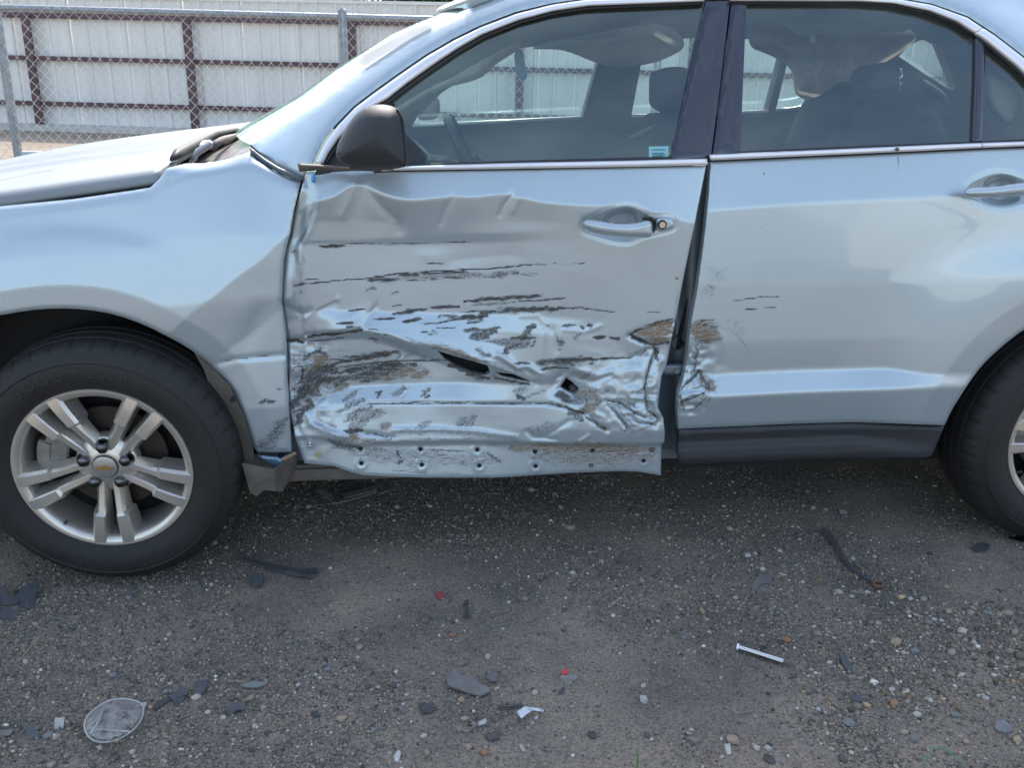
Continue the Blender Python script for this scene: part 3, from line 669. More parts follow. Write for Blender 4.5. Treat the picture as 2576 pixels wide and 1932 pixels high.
# ---- crushed front door
BOWL_F = smooth_poly([(1457, 572), (1466, 556), (1480, 546), (1523, 524), (1569, 512), (1596, 515), (1614, 526), (1636, 541), (1662, 540), (1690, 541), (1704, 557), (1700, 574), (1686, 582), (1650, 590), (1614, 598), (1587, 614), (1546, 612), (1501, 598), (1469, 588)], 2)
CUP_F = smooth_poly([(1506, 585), (1512, 552), (1528, 533), (1556, 521), (1585, 520), (1604, 534), (1611, 556), (1612, 585)], 2)
HOLE = [(1424, 950), (1440, 961), (1457, 978), (1455, 986), (1447, 992), (1433, 988), (1409, 974)]
door_loft = loft([
    [(690, 450, .098), (760, 445, .096), (1000, 428, .090), (1780, 416, .086)],
    [(690, 560, .082), (720, 560, .080), (760, 520, .076), (802, 503, .072), (840, 497, .070), (875, 469, .074), (894, 461, .076), (921, 473, .073), (956, 487, .068), (1003, 502, .062), (1043, 504, .060), (1084, 500, .061), (1138, 494, .063), (1190, 497, .062), (1235, 491, .061), (1267, 487, .062), (1286, 492, .062), (1330, 502, .058), (1371, 511, .055), (1466, 517, .052), (1587, 520, .050), (1735, 560, .050), (1790, 562, .050)],
    [(690, 610, .090), (735, 590, .092), (790, 560, .089), (894, 552, .093), (960, 560, .093), (1040, 568, .084), (1150, 560, .080), (1300, 558, .074), (1460, 560, .058), (1740, 600, .052)],
    [(690, 622, .090), (715, 622, .092), (758, 606, .095), (894, 603, .100), (1016, 595, .095), (1150, 588, .088), (1247, 585, .079), (1457, 577, .061), (1740, 625, .053)],
    [(690, 640, .088), (712, 640, .092), (758, 613, .099), (894, 614, .104), (1016, 616, .104), (1150, 612, .098), (1247, 610, .088), (1457, 602, .063), (1740, 645, .054)],
    [(690, 700, .088), (712, 700, .092), (755, 700, .100), (850, 706, .104), (1000, 690, .104), (1250, 680, .092), (1457, 690, .068), (1740, 710, .057)],
    [(690, 770, .095), (712, 764, .100), (755, 768, .108), (800, 778, .106), (1000, 785, .105), (1250, 790, .097), (1450, 800, .078), (1600, 812, .066), (1700, 800, .060)],
    [(690, 815, .105), (715, 808, .112), (760, 800, .118), (830, 806, .096), (930, 812, .092), (1040, 820, .090), (1250, 832, .083), (1450, 850, .072), (1600, 868, .070), (1700, 860, .062)],
    [(690, 852, .112), (722, 850, .118), (770, 843, .120), (850, 835, .086), (920, 832, .082), (985, 848, .078), (1040, 866, .073), (1100, 874, .069), (1180, 898, .062), (1240, 920, .062), (1300, 940, .072), (1350, 955, .074), (1420, 930, .074), (1560, 900, .072), (1690, 900, .066)],
    [(690, 862, .118), (722, 860, .122), (770, 853, .128), (850, 850, .120), (920, 848, .116), (985, 866, .122), (1040, 890, .126), (1100, 908, .126), (1180, 932, .112), (1240, 948, .094), (1300, 960, .082), (1350, 966, .078), (1420, 945, .074), (1560, 920, .068), (1690, 920, .066)],
    [(690, 990, .102), (725, 990, .108), (790, 985, .124), (870, 974, .128), (1000, 966, .126), (1150, 962, .120), (1300, 964, .088), (1420, 965, .074), (1560, 960, .062), (1690, 960, .058)],
    [(690, 1030, .090), (727, 1030, .094), (790, 1020, .104), (900, 1014, .102), (1072, 1013, .100), (1300, 1014, .078), (1440, 1025, .064), (1560, 1020, .055), (1690, 1020, .052)],
    [(690, 1070, .080), (735, 1070, .084), (800, 1078, .086), (951, 1088, .086), (1150, 1084, .086), (1300, 1078, .072), (1440, 1080, .056), (1560, 1085, .050), (1690, 1085, .050)],
    [(690, 1101, .080), (743, 1101, .082), (801, 1098, .080), (861, 1108, .080), (900, 1119, .080), (951, 1113, .080), (1072, 1112, .080), (1150, 1109, .080), (1308, 1113, .072), (1466, 1116, .062), (1690, 1116, .058)],
    [(690, 1108, .090), (743, 1107, .091), (801, 1104, .090), (861, 1114, .091), (900, 1125, .091), (951, 1119, .091), (1072, 1118, .092), (1150, 1115, .092), (1308, 1119, .086), (1466, 1122, .078), (1690, 1121, .076)],
    [(690, 1160, .090), (837, 1160, .086), (975, 1165, .084), (1250, 1165, .084), (1440, 1160, .080), (1690, 1160, .078)],
    [(690, 1202, .086), (837, 1190, .082), (975, 1196, .078), (1250, 1200, .080), (1440, 1190, .082), (1690, 1195, .080)]], 5)
GROOVES = [  # (points, width px, depth m): negative stands proud
    ([(894, 463), (880, 500), (860, 540)], 20, -.005), ([(921, 474), (960, 520), (1000, 555), (1003, 580)], 16, .006), ([(1138, 496), (1120, 530), (1110, 560)], 11, .003), ([(1286, 492), (1268, 515), (1258, 540)], 9, .0045), ([(1305, 500), (1290, 530)], 10, -.003),
    ([(770, 450), (782, 490), (788, 530), (775, 560), (755, 600)], 12, .007), ([(757, 470), (750, 530), (738, 590), (728, 622)], 9, -.005), ([(800, 505), (795, 540), (780, 580), (760, 605)], 9, -.004),
    ([(752, 622), (760, 690), (765, 760), (770, 840)], 10, -.004), ([(740, 640), (745, 720)], 8, .003), ([(1140, 655), (1220, 645), (1290, 640)], 26, .003), ([(1060, 640), (1120, 650)], 20, -.002),
    ([(720, 770), (760, 790), (800, 780), (840, 760)], 12, .006), ([(770, 800), (800, 775), (850, 752)], 9, -.004), ([(905, 835), (925, 800), (945, 770)], 10, .005), ([(880, 800), (900, 785), (930, 778)], 14, -.003),
    ([(770, 842), (840, 838), (905, 828)], 5, .010), ([(772, 852), (840, 848), (880, 842)], 4, -.005), ([(722, 855), (768, 858)], 5, .006), ([(768, 850), (772, 900), (775, 960), (770, 1000)], 4, -.004),
    ([(1370, 830), (1365, 870), (1362, 905)], 7, -.005), ([(1390, 830), (1400, 880)], 10, .003), ([(1420, 830), (1470, 835), (1510, 820)], 7, -.003), ([(1310, 795), (1355, 795), (1370, 812)], 7, -.003),
    ([(1255, 893), (1275, 905), (1300, 925), (1330, 922), (1360, 940)], 7, -.008), ([(1245, 905), (1275, 922), (1310, 940), (1350, 962)], 6, .006), ([(985, 848), (1010, 862), (1012, 890), (1005, 905)], 5, .006), ([(1320, 930), (1340, 945)], 8, .006),
    ([(1585, 845), (1605, 856), (1640, 868)], 7, .012), ([(1600, 835), (1650, 822), (1694, 812)], 5, .006), ([(1640, 850), (1690, 846)], 14, -.008), ([(1585, 900), (1630, 880)], 22, .010),
    ([(1652, 880), (1640, 905), (1630, 935), (1622, 980), (1624, 1010), (1632, 1040), (1640, 1050)], 5, .012), ([(1662, 905), (1652, 935), (1645, 980), (1646, 1010), (1655, 1040)], 9, -.008), ([(1608, 900), (1602, 960), (1608, 1010)], 12, .005),
    ([(1520, 1008), (1560, 1016), (1590, 1036), (1620, 1052), (1645, 1050)], 5, .010), ([(1530, 1020), (1550, 1045), (1580, 1080)], 5, .008), ([(1545, 1022), (1570, 1050), (1595, 1082)], 5, -.006), ([(1580, 1045), (1610, 1062), (1650, 1072), (1655, 1060)], 6, .009), ([(1470, 1035), (1490, 1060), (1530, 1084)], 5, .008), ([(1490, 1040), (1520, 1050)], 8, -.006),
    ([(1409, 945), (1396, 955), (1394, 968)], 5, .006), ([(1422, 945), (1414, 958), (1404, 972)], 5, -.005), ([(1380, 1016), (1420, 1022), (1450, 1040), (1480, 1042)], 4, .007), ([(1432, 1060), (1400, 1080), (1370, 1098)], 8, .005), ([(1450, 930), (1500, 945), (1540, 935)], 10, -.005), ([(1440, 945), (1490, 960), (1535, 945)], 8, .005),
    ([(900, 1014), (1000, 1012), (1200, 1014), (1390, 1017)], 3.2, .006), ([(1020, 985), (1010, 1000)], 5, .004), ([(792, 1010), (775, 1035), (780, 1065), (820, 1085), (870, 1100)], 9, -.007), ([(805, 1005), (790, 1030), (797, 1058), (840, 1080)], 7, .007), ([(795, 1000), (815, 1000)], 4, .010), ([(740, 1040), (750, 1080), (760, 1100)], 8, .006), ([(900, 1088), (950, 1092), (990, 1102)], 5, .007), ([(990, 1082), (1100, 1080), (1200, 1085), (1300, 1100)], 7, -.005), ([(1325, 1085), (1340, 1100), (1400, 1106)], 6, .006), ([(1460, 1110), (1480, 1098)], 6, -.006)]
def front_depth(px, py):
    y = door_loft(px, py); P = np.stack([px, py], -1)
    cr = sstep(590, 640, py)*sstep(1120, 1108, py)*sstep(1740, 1600, px)
    cr2 = sstep(480, 560, py)*sstep(1500, 1350, px)
    y = y+cr2*(.006*(fbm(px/190., py/150., 5)-.5))+cr*(sstep(780, 850, py)*.0042*(fbm(px/75., py/48., 6)-.5)+.0005*(fbm(px/30., py/12., 9)-.5))
    dmg = np.maximum(np.exp(-((px-1580)/95.)**2-((py-1000)/90.)**2), np.exp(-((px-775)/60.)**2-((py-980)/120.)**2))
    rn = np.abs(vnoise(px/34., py/30., 21)-.5)*2; rn2 = np.abs(vnoise(px/15., py/14., 22)-.5)*2
    y = y+dmg*(.011*(rn-.5)+.004*(rn2-.5))
    for pts, w, dep in GROOVES:
        p = A_(pts, float); k = np.where(((P > p.min(0)-w*3) & (P < p.max(0)+w*3)).all(1))[0]
        if len(k):
            dd = seg_dist(P[k], p, False); tp = np.ones(len(k)); y[k] += .82*dep*(.5*np.exp(-(dd/w)**2*1.1)+.5*np.exp(-dd/w*1.5))
    le = np.interp(py, [450, 487, 536, 595, 628, 658, 717, 763, 800], [764, 755, 741, 731, 719, 716, 712, 712, 716]); dl = np.clip(px-le, 0, 60)
    y = y+sstep(470, 540, py)*sstep(800, 740, py)*(.00030*np.clip(38-dl, 0, 38)+.00016*np.clip(py-640, -100, 110)*sstep(40, 15, dl)*-1)
    y = y+.014*np.exp(-np.clip(seg_dist(P, A_(HOLE)), 0, 200)**2/26.**2)
    d = seg_dist(P, BOWL_F); i = inside(P, BOWL_F)
    cup = A_(CUP_F); dc = seg_dist(P, cup); ic = inside(P, cup)
    y = y+np.where(i, .016*sstep(0, 22, d)*np.where(px < 1630, 1, .45), 0)+np.where(ic, .034*sstep(0, 17, dc), 0)+np.where(d < 7, .0022*(1-d/7), 0)
    # stamped rings round the flange holes
    for hx, hy in FL_HOLES: rr = np.hypot(px-hx, py-hy); y = y-.0018*np.exp(-((rr-13)/5.)**2)
    return y
FL_HOLES = [(907, 1131), (909, 1166), (1058, 1132), (1061, 1169), (1201, 1133), (1206, 1171), (1346, 1136), (1347, 1172), (1490, 1131), (1618, 1157)]
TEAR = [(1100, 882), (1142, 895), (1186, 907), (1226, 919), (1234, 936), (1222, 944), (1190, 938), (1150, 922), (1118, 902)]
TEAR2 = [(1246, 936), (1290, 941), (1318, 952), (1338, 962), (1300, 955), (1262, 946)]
FD = [(767, 433), (850, 428), (1000, 427), (1300, 424), (1778, 416), (1775, 421), (1764, 479), (1748, 561), (1735, 621), (1716, 716), (1701, 796), (1688, 859), (1677, 913), (1664, 946), (1657, 997), (1655, 1025), (1668, 1051), (1672, 1085), (1671, 1112), (1664, 1118),
      (1662, 1196), (1637, 1192), (1606, 1187), (1561, 1185), (1435, 1190), (1340, 1196), (1245, 1202), (1150, 1202), (1072, 1202), (975, 1199), (915, 1196), (882, 1188), (837, 1172), (766, 1166), (750, 1120), (743, 1103), (737, 1066), (729, 1021), (725, 931), (723, 849), (721, 848), (717, 807), (712, 763), (712, 717), (716, 658), (719, 628), (731, 595), (741, 536), (755, 487), (762, 458)]
K = 'k'; Rr = 'r'; B_ = 'b'
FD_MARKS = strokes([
    (K, [(800, 619), (840, 621), (870, 618)], 4.5, 1), (K, [(795, 618), (894, 613), (1000, 613), (1183, 608)], 2, .95), (K, [(758, 607), (880, 612)], 2, .6), (K, [(1075, 662), (1118, 662)], 2.5, .9),
    (K, [(765, 703), (810, 701)], 2.5, .8), (K, [(775, 714), (840, 706), (920, 700), (1000, 689), (1100, 681), (1247, 675), (1350, 664), (1470, 664)], 2.6, 1), (K, [(1000, 693), (1180, 682)], 3, .9), (K, [(780, 714), (830, 708)], 3.5, 1), (K, [(925, 705), (990, 703)], 8, .8), (B_, [(960, 706), (1100, 695), (1250, 690)], 10, .62), (K, [(940, 704), (1100, 694), (1240, 690)], 10, .52), (K, [(1215, 692), (1340, 689)], 9, .55), (Rr, [(1230, 693), (1350, 688)], 8, .45), (K, [(1020, 708), (1180, 695)], 2.5, .8),
    (K, [(735, 722), (768, 715)], 6, .8), (K, [(918, 729), (950, 722)], 6, .6), (K, [(985, 738), (1003, 735)], 2.5, .9), (K, [(737, 633), (745, 630)], 3, .9), (K, [(750, 740), (760, 732)], 4, .6),
    (B_, [(750, 650), (755, 690), (752, 720), (742, 770)], 10, .45), (K, [(765, 640), (757, 700)], 7, .4),
    (K, [(1168, 756), (1250, 751), (1365, 744)], 6.5, .88), (B_, [(1180, 757), (1340, 748)], 6, .4), (K, [(1180, 768), (1290, 761)], 5, .62), (K, [(1290, 760), (1430, 749)], 3.5, .85), (K, [(1082, 772), (1155, 769)], 6, .9), (K, [(988, 790), (1010, 785), (1078, 777)], 7, .85), (K, [(876, 781), (918, 777)], 4.5, .95), (K, [(984, 769), (1010, 767)], 2.5, .9), (K, [(942, 804), (992, 799)], 6.5, .85), (K, [(1010, 808), (1060, 801)], 6, .9), (K, [(1045, 816), (1100, 812), (1150, 803), (1200, 798)], 3, .9),
    (K, [(1100, 797), (1155, 797)], 9, .6), (K, [(1160, 797), (1225, 794)], 7.5, .95), (K, [(1210, 786), (1300, 780), (1420, 775)], 9, .78), (Rr, [(1290, 783), (1400, 776)], 7, .5), (K, [(1390, 774), (1480, 776), (1560, 785)], 3.5, .9), (K, [(1160, 785), (1250, 780)], 2.5, .9), (K, [(1168, 811), (1218, 807)], 4.5, .85),
    (K, [(1170, 830), (1262, 825)], 7, .72, 1), (K, [(1190, 850), (1245, 832)], 17, .72, 1), (K, [(1180, 852), (1200, 840)], 10, .7, 1), (K, [(1325, 826), (1350, 820)], 10, .82, 1), (K, [(1310, 850), (1340, 825)], 14, .70, 1), (K, [(1288, 853), (1352, 851)], 5, .85), (K, [(1250, 865), (1330, 868)], 16, .6, 1), (K, [(1265, 890), (1300, 865)], 12, .72, 1), (K, [(1295, 880), (1330, 860)], 8, .62, 1), (K, [(1220, 860), (1275, 853)], 9, .6, 1), (K, [(1200, 880), (1235, 895)], 14, .6), (K, [(1335, 875), (1350, 856)], 5, .7, 1), (K, [(1404, 850), (1408, 872)], 15, .70), (K, [(1415, 822), (1450, 816)], 8, .8, 1), (K, [(1462, 817), (1468, 828)], 5, .8), (K, [(1477, 819), (1493, 818)], 6, .85), (K, [(1445, 855), (1465, 835)], 12, .55, 1), (K, [(1490, 848), (1522, 848)], 8, .95), (K, [(1530, 851), (1560, 853)], 5, .9), (K, [(1372, 820), (1385, 818)], 5, .6),
    (K, [(1350, 912), (1420, 910), (1490, 908)], 13, .76), (B_, [(1350, 918), (1470, 914)], 10, .55), (K, [(1400, 905), (1490, 904), (1590, 899)], 5, .9), (K, [(1355, 928), (1430, 925)], 5, .85), (K, [(1290, 913), (1330, 912)], 6, .8), (K, [(1090, 840), (1080, 845)], 3, .8), (K, [(1080, 838), (1100, 838)], 10, .5), (K, [(1060, 835), (1075, 836)], 4, .8), (K, [(1095, 826), (1145, 824)], 2, .9), (K, [(1020, 850), (1060, 862), (1100, 868)], 5, .55), (Rr, [(1050, 862), (1110, 872), (1200, 905)], 9, .5),
    (K, [(845, 814), (895, 810)], 4, .9), (K, [(868, 822), (893, 820)], 4, .9), (K, [(920, 827), (960, 830)], 2.5, .85), (K, [(935, 840), (980, 841)], 2.5, .85), (K, [(775, 846), (840, 840), (912, 831)], 5.5, 1), (K, [(773, 859), (820, 855), (870, 848)], 3, .95), (K, [(724, 858), (745, 855), (765, 859)], 6, .85), (K, [(932, 852), (950, 853)], 6, .7), (K, [(938, 862), (950, 866)], 4, .7),
    (K, [(770, 700), (765, 770)], 4, .3), (Rr, [(745, 905), (860, 915), (1080, 935)], 42, .40), (Rr, [(750, 1010), (800, 960), (860, 955)], 45, .46), (K, [(740, 1000), (770, 950), (830, 930)], 34, .52, 1), (K, [(760, 960), (830, 945)], 18, .7, 1), (Rr, [(880, 820), (905, 825)], 10, .35),  # long brown stroke under the ridge paints its shade; the others are dirt
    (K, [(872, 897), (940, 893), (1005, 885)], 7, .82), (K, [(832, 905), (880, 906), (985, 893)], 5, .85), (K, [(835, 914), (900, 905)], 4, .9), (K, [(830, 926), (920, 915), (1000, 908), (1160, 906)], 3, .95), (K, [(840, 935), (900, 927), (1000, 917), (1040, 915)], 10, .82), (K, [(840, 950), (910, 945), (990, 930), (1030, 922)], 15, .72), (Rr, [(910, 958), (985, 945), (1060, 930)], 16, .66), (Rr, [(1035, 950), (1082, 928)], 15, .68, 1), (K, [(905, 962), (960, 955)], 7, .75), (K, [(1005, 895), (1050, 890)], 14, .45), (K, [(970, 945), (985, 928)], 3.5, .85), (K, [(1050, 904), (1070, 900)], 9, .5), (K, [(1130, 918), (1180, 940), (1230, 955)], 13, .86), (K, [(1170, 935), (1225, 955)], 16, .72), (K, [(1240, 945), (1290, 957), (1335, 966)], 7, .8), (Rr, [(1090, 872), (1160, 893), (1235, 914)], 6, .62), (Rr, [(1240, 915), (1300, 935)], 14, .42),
    (K, [(765, 905), (800, 880), (820, 895)], 10, .62, 1), (K, [(795, 880), (818, 892)], 5, .8), (Rr, [(780, 935), (810, 905), (825, 900)], 15, .80, 1), (K, [(770, 950), (810, 930), (850, 925)], 20, .78, 1), (Rr, [(795, 975), (810, 952)], 13, .80, 1), (K, [(745, 985), (790, 965), (850, 950)], 22, .74, 1), (K, [(735, 1025), (760, 990), (800, 980)], 20, .78, 1), (Rr, [(765, 1025), (790, 990)], 12, .66, 1), (K, [(742, 1075), (755, 1045), (785, 1010)], 15, .76, 1), (K, [(735, 1060), (740, 1000)], 9, .6, 1), (K, [(728, 940), (748, 935)], 10, .45), (K, [(728, 890), (765, 895)], 4, .5), (K, [(728, 912), (764, 916)], 3, .7), (K, [(737, 925), (762, 922)], 3, .7), (K, [(768, 925), (760, 945), (752, 965)], 6, .85), (Rr, [(832, 985), (860, 972), (880, 965)], 11, .62, 1), (K, [(840, 970), (880, 955)], 10, .7, 1),
    (K, [(862, 1012), (905, 978)], 11, .60, 1), (K, [(850, 1035), (920, 1000)], 12, .55, 1), (K, [(870, 1060), (935, 1020)], 16, .58, 1), (K, [(890, 1080), (955, 1030)], 14, .52, 1), (Rr, [(880, 1078), (920, 1050), (960, 1040)], 18, .45, 1), (K, [(865, 1083), (915, 1080)], 8, .85), (Rr, [(880, 1092), (905, 1100)], 13, .85), (K, [(905, 1088), (950, 1092), (985, 1102)], 3.5, .85), (Rr, [(850, 1095), (910, 1112), (980, 1108)], 9, .55), (K, [(945, 985), (958, 985), (950, 1000)], 6, .72), (K, [(990, 990), (1020, 980)], 14, .56, 1), (K, [(1060, 995), (1085, 975)], 8, .62, 1), (K, [(1068, 1000), (1082, 999)], 6, .72), (K, [(895, 1018), (960, 1014), (1100, 1013), (1250, 1014), (1392, 1017)], 2.6, .98),
    (Rr, [(955, 1075), (985, 1070)], 10, .55, 1), (K, [(1050, 1080), (1085, 1060)], 12, .48, 1), (K, [(1150, 1065), (1200, 1052)], 16, .52, 1), (K, [(1185, 1045), (1205, 1045)], 10, .55, 1), (K, [(1330, 1085), (1390, 1065)], 18, .48, 1), (K, [(1290, 985), (1330, 980)], 16, .5, 1), (K, [(1300, 996), (1322, 1002)], 7, .78), (K, [(1320, 1000), (1370, 985)], 6, .5),
    (Rr, [(760, 1040), (790, 1075), (870, 1108), (950, 1112), (1150, 1105), (1300, 1108)], 8, .42), (Rr, [(1000, 1085), (1200, 1090), (1300, 1100)], 10, .40),
    (K, [(1395, 992), (1440, 1005)], 15, .78, 1), (K, [(1440, 1010), (1480, 1000)], 16, .64, 1), (Rr, [(1450, 990), (1490, 990), (1512, 1010)], 18, .62), (Rr, [(1470, 1020), (1510, 1018)], 11, .72), (B_, [(1470, 985), (1505, 1005)], 12, .5), (K, [(1382, 1016), (1420, 1023), (1445, 1035), (1475, 1040)], 4.5, .95), (K, [(1430, 1035), (1465, 1060)], 13, .66, 1), (Rr, [(1440, 1045), (1480, 1030), (1500, 1040)], 12, .66), (K, [(1470, 1050), (1500, 1062), (1530, 1085)], 5, .85), (Rr, [(1500, 1060), (1535, 1085)], 9, .66), (K, [(1450, 950), (1490, 935)], 12, .5, 1), (Rr, [(1440, 935), (1500, 945)], 10, .45), (K, [(1560, 1000), (1590, 1015), (1600, 1025)], 7, .66, 1), (K, [(1520, 982), (1535, 990)], 9, .6, 1),
    (K, [(1520, 1006), (1560, 1014), (1595, 1036), (1625, 1052)], 4, .82), (K, [(1535, 1022), (1560, 1052), (1585, 1082)], 4, .82), (K, [(1550, 1025), (1575, 1050), (1600, 1078)], 3, .72), (K, [(1590, 1050), (1610, 1064), (1645, 1068)], 3.5, .8), (Rr, [(1560, 1085), (1600, 1082), (1640, 1075)], 7, .5), (Rr, [(1530, 1010), (1570, 1030)], 10, .4),
    (K, [(1650, 882), (1634, 915), (1624, 960), (1622, 1000), (1632, 1038), (1650, 1048)], 3.5, .88), (K, [(1638, 870), (1655, 882), (1652, 905)], 6, .8), (Rr, [(1625, 960), (1630, 1030)], 7, .5), (K, [(1632, 1035), (1655, 1052)], 5, .85), (K, [(1600, 888), (1640, 880)], 14, .55, 1),
    (Rr, [(1605, 838), (1650, 836), (1690, 832)], 17, .86), (Rr, [(1640, 820), (1692, 814)], 11, .82), (Rr, [(1640, 856), (1684, 856)], 13, .78), (B_, [(1610, 850), (1650, 842)], 9, .5), (K, [(1585, 843), (1605, 854), (1638, 868)], 6, 1), (K, [(1586, 842), (1604, 832), (1622, 826)], 4, .9), (K, [(1622, 818), (1660, 810), (1694, 804)], 5, .78), (K, [(1640, 868), (1684, 862)], 5, .82), (K, [(1705, 730), (1700, 770)], 4, .5), (K, [(1630, 785), (1660, 784)], 2.5, .8), (K, [(1700, 702), (1706, 700)], 4, .8),
    (Rr, [(1280, 1126), (1480, 1130), (1650, 1135)], 17, .66), (Rr, [(1340, 1150), (1500, 1155), (1640, 1150)], 30, .50), (Rr, [(880, 1140), (1050, 1150), (1250, 1160)], 26, .40), (K, [(820, 1108), (880, 1124), (905, 1128)], 8, .72), (K, [(830, 1122), (900, 1135)], 6, .6, 1), (K, [(920, 1130), (975, 1134)], 8, .55, 1), (K, [(925, 1150), (935, 1140)], 12, .5, 1), (K, [(995, 1135), (1010, 1152)], 5, .8), (K, [(1000, 1165), (1012, 1160)], 8, .75, 1), (K, [(1080, 1132), (1180, 1134)], 4, .7, 1), (K, [(1222, 1140), (1260, 1165)], 6, .66, 1), (K, [(985, 1185), (1160, 1192)], 3, .6), (Rr, [(1020, 1170), (1050, 1168)], 9, .45), (K, [(1230, 1120), (1280, 1130)], 8, .4, 1)])
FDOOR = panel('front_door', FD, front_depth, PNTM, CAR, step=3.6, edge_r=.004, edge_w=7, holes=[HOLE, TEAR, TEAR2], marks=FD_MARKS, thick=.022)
FDOOR['label'] = 'crushed and scraped front door'
# ---- door details: inner shell seen through the tear, lock screws, clips
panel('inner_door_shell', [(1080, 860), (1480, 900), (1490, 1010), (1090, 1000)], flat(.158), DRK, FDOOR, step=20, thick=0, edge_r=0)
bm = bmesh.new(); q = at_y(1440, 974, .125)[0]; tube(bm, [(q[0], .112, q[2]), (q[0], .12, q[2])], [.008, .012], 14); from_bm('inner_bolt', bm, PLG, FDOOR, True, 40)
for hx, hy in FL_HOLES:                                        # the trim clip holes of the flange, dark plugs in their stamped rings
    q = at_y(hx, hy, .083)[0]; y = float(front_depth(A_([hx*1.]), A_([hy*1.]))[0])
    bm = bmesh.new(); tube(bm, [(q[0], y-.0025, q[2]), (q[0], y+.010, q[2])], [.0065, .006], 12); from_bm('clip_hole', bm, DRK, FDOOR, True, 40)
CLIP = material('yellow_clip', (.42, .38, .16), .5); STL = material('bright_steel', (.6, .6, .6), .25, 1.)
for hx, hy, s in ((800, 1146, .007), (1487, 1170, .006), (1639, 1130, .007)):
    q = at_y(hx, hy, .08)[0]; y = float(front_depth(A_([hx*1.]), A_([hy*1.]))[0])
    bm = bmesh.new(); box_bm(bm, (q[0], y-.002, q[2]), (s*2, .006, s*1.9), Matrix.Rotation(.15, 3, 'Y'), .001); tube(bm, [(q[0], y-.009, q[2]), (q[0], y, q[2])], .0028, 8); from_bm('trim_clip', bm, CLIP if hx < 1000 else PLG, FDOOR)
q = at_y(779, 1120, .08)[0]; y = float(front_depth(A_([779.]), A_([1120.]))[0])
bm = bmesh.new(); bmesh.ops.create_uvsphere(bm, u_segments=12, v_segments=8, radius=.0055, matrix=Matrix.Translation((q[0], y-.004, q[2]+.003))); bmesh.ops.create_uvsphere(bm, u_segments=12, v_segments=8, radius=.005, matrix=Matrix.Translation((q[0], y-.004, q[2]-.005)))
from_bm('flange_screw', bm, STL, FDOOR, True)

def handle(parent, bar, yb, lock=None, cup=None):
    inflate('door_handle', bar, yb, .018, .004, PNT, parent, step=3.5, width=17, power=.6)
HB_F = smooth_poly([(1463, 562), (1470, 553), (1490, 551), (1520, 557), (1560, 561), (1600, 560), (1625, 553), (1640, 556), (1643, 575), (1641, 597), (1610, 598), (1560, 596), (1500, 588), (1472, 578)], 2)
handle(FDOOR, HB_F, .024)
inflate('lock_cover', smooth_poly([(1648, 546), (1686, 546), (1698, 556), (1695, 574), (1676, 581), (1648, 583)], 2), .052, .012, .004, PNT, FDOOR, step=3, width=9)
inflate('handle_bracket', [(1616, 546), (1640, 545), (1648, 552), (1648, 583), (1642, 586), (1643, 560), (1636, 554), (1616, 553)], .050, .014, .01, RUB, FDOOR, step=2.5, width=4)
q = at_y(1666, 565, .036)[0]; bm = bmesh.new(); tube(bm, [(q[0], .036, q[2]), (q[0], .050, q[2])], .0125, 20); lk = from_bm('lock_ring', bm, RUB, FDOOR, True, 40)
bm = bmesh.new(); tube(bm, [(q[0], .0335, q[2]), (q[0], .05, q[2])], .0082, 20); from_bm('key_lock', bm, material('lock_brass', (.62, .52, .40), .35, .7), FDOOR, True, 40)
HB_R = smooth_poly([(2423, 484), (2430, 474), (2450, 470), (2500, 468), (2576, 458), (2650, 452), (2656, 478), (2640, 487), (2576, 491), (2500, 498), (2440, 498), (2427, 493)], 2)
handle(RDOOR, HB_R, .018)

# ---- belt mouldings
BM1 = strip('belt_moulding', None, ([(948, 424), (1021, 418), (1300, 410), (1600, 404), (1779, 399)], [(948, 431), (1000, 428.5), (1300, 424), (1600, 419), (1778, 415.5)]), flat(.084), .012, CHR, FDOOR)
strip('bent_moulding_end', None, ([(748, 411), (800, 414), (880, 420), (960, 423)], [(753, 431), (768, 431), (800, 427), (880, 429), (960, 431)]), lambda px, py: .07-.045*sstep(860, 750, px), .010, PLG, FDOOR)
strip('belt_seal', None, ([(940, 430.5), (1000, 429), (1300, 424.5), (1600, 419.5), (1778, 416)], [(940, 434), (1000, 432), (1300, 428), (1600, 423), (1778, 419)]), flat(.092), .004, RUB, FDOOR)
BM2 = strip('belt_moulding', None, ([(1788, 389), (2100, 376), (2300, 367), (2470, 359.5)], [(1788, 403), (2100, 389), (2300, 380), (2470, 371.5)]), flat(.086), .012, CHR, RDOOR)
strip('belt_moulding', None, ([(2472.5, 359.5), (2576, 356), (2640, 354)], [(2472.5, 371.5), (2576, 367), (2640, 364.5)]), flat(.087), .012, CHR, RDOOR)
strip('belt_seal', None, ([(1788, 403.5), (2100, 389.5), (2300, 380.5), (2640, 365)], [(1788, 407), (2100, 393), (2300, 384), (2640, 368)]), flat(.094), .004, RUB, RDOOR)
bm = bmesh.new(); q = at_y(2257, 375, .07)[0]; bmesh.ops.create_icosphere(bm, subdivisions=1, radius=.006, matrix=Matrix.Translation(q)); from_bm('dirt_speck', bm, PLG, BM2)

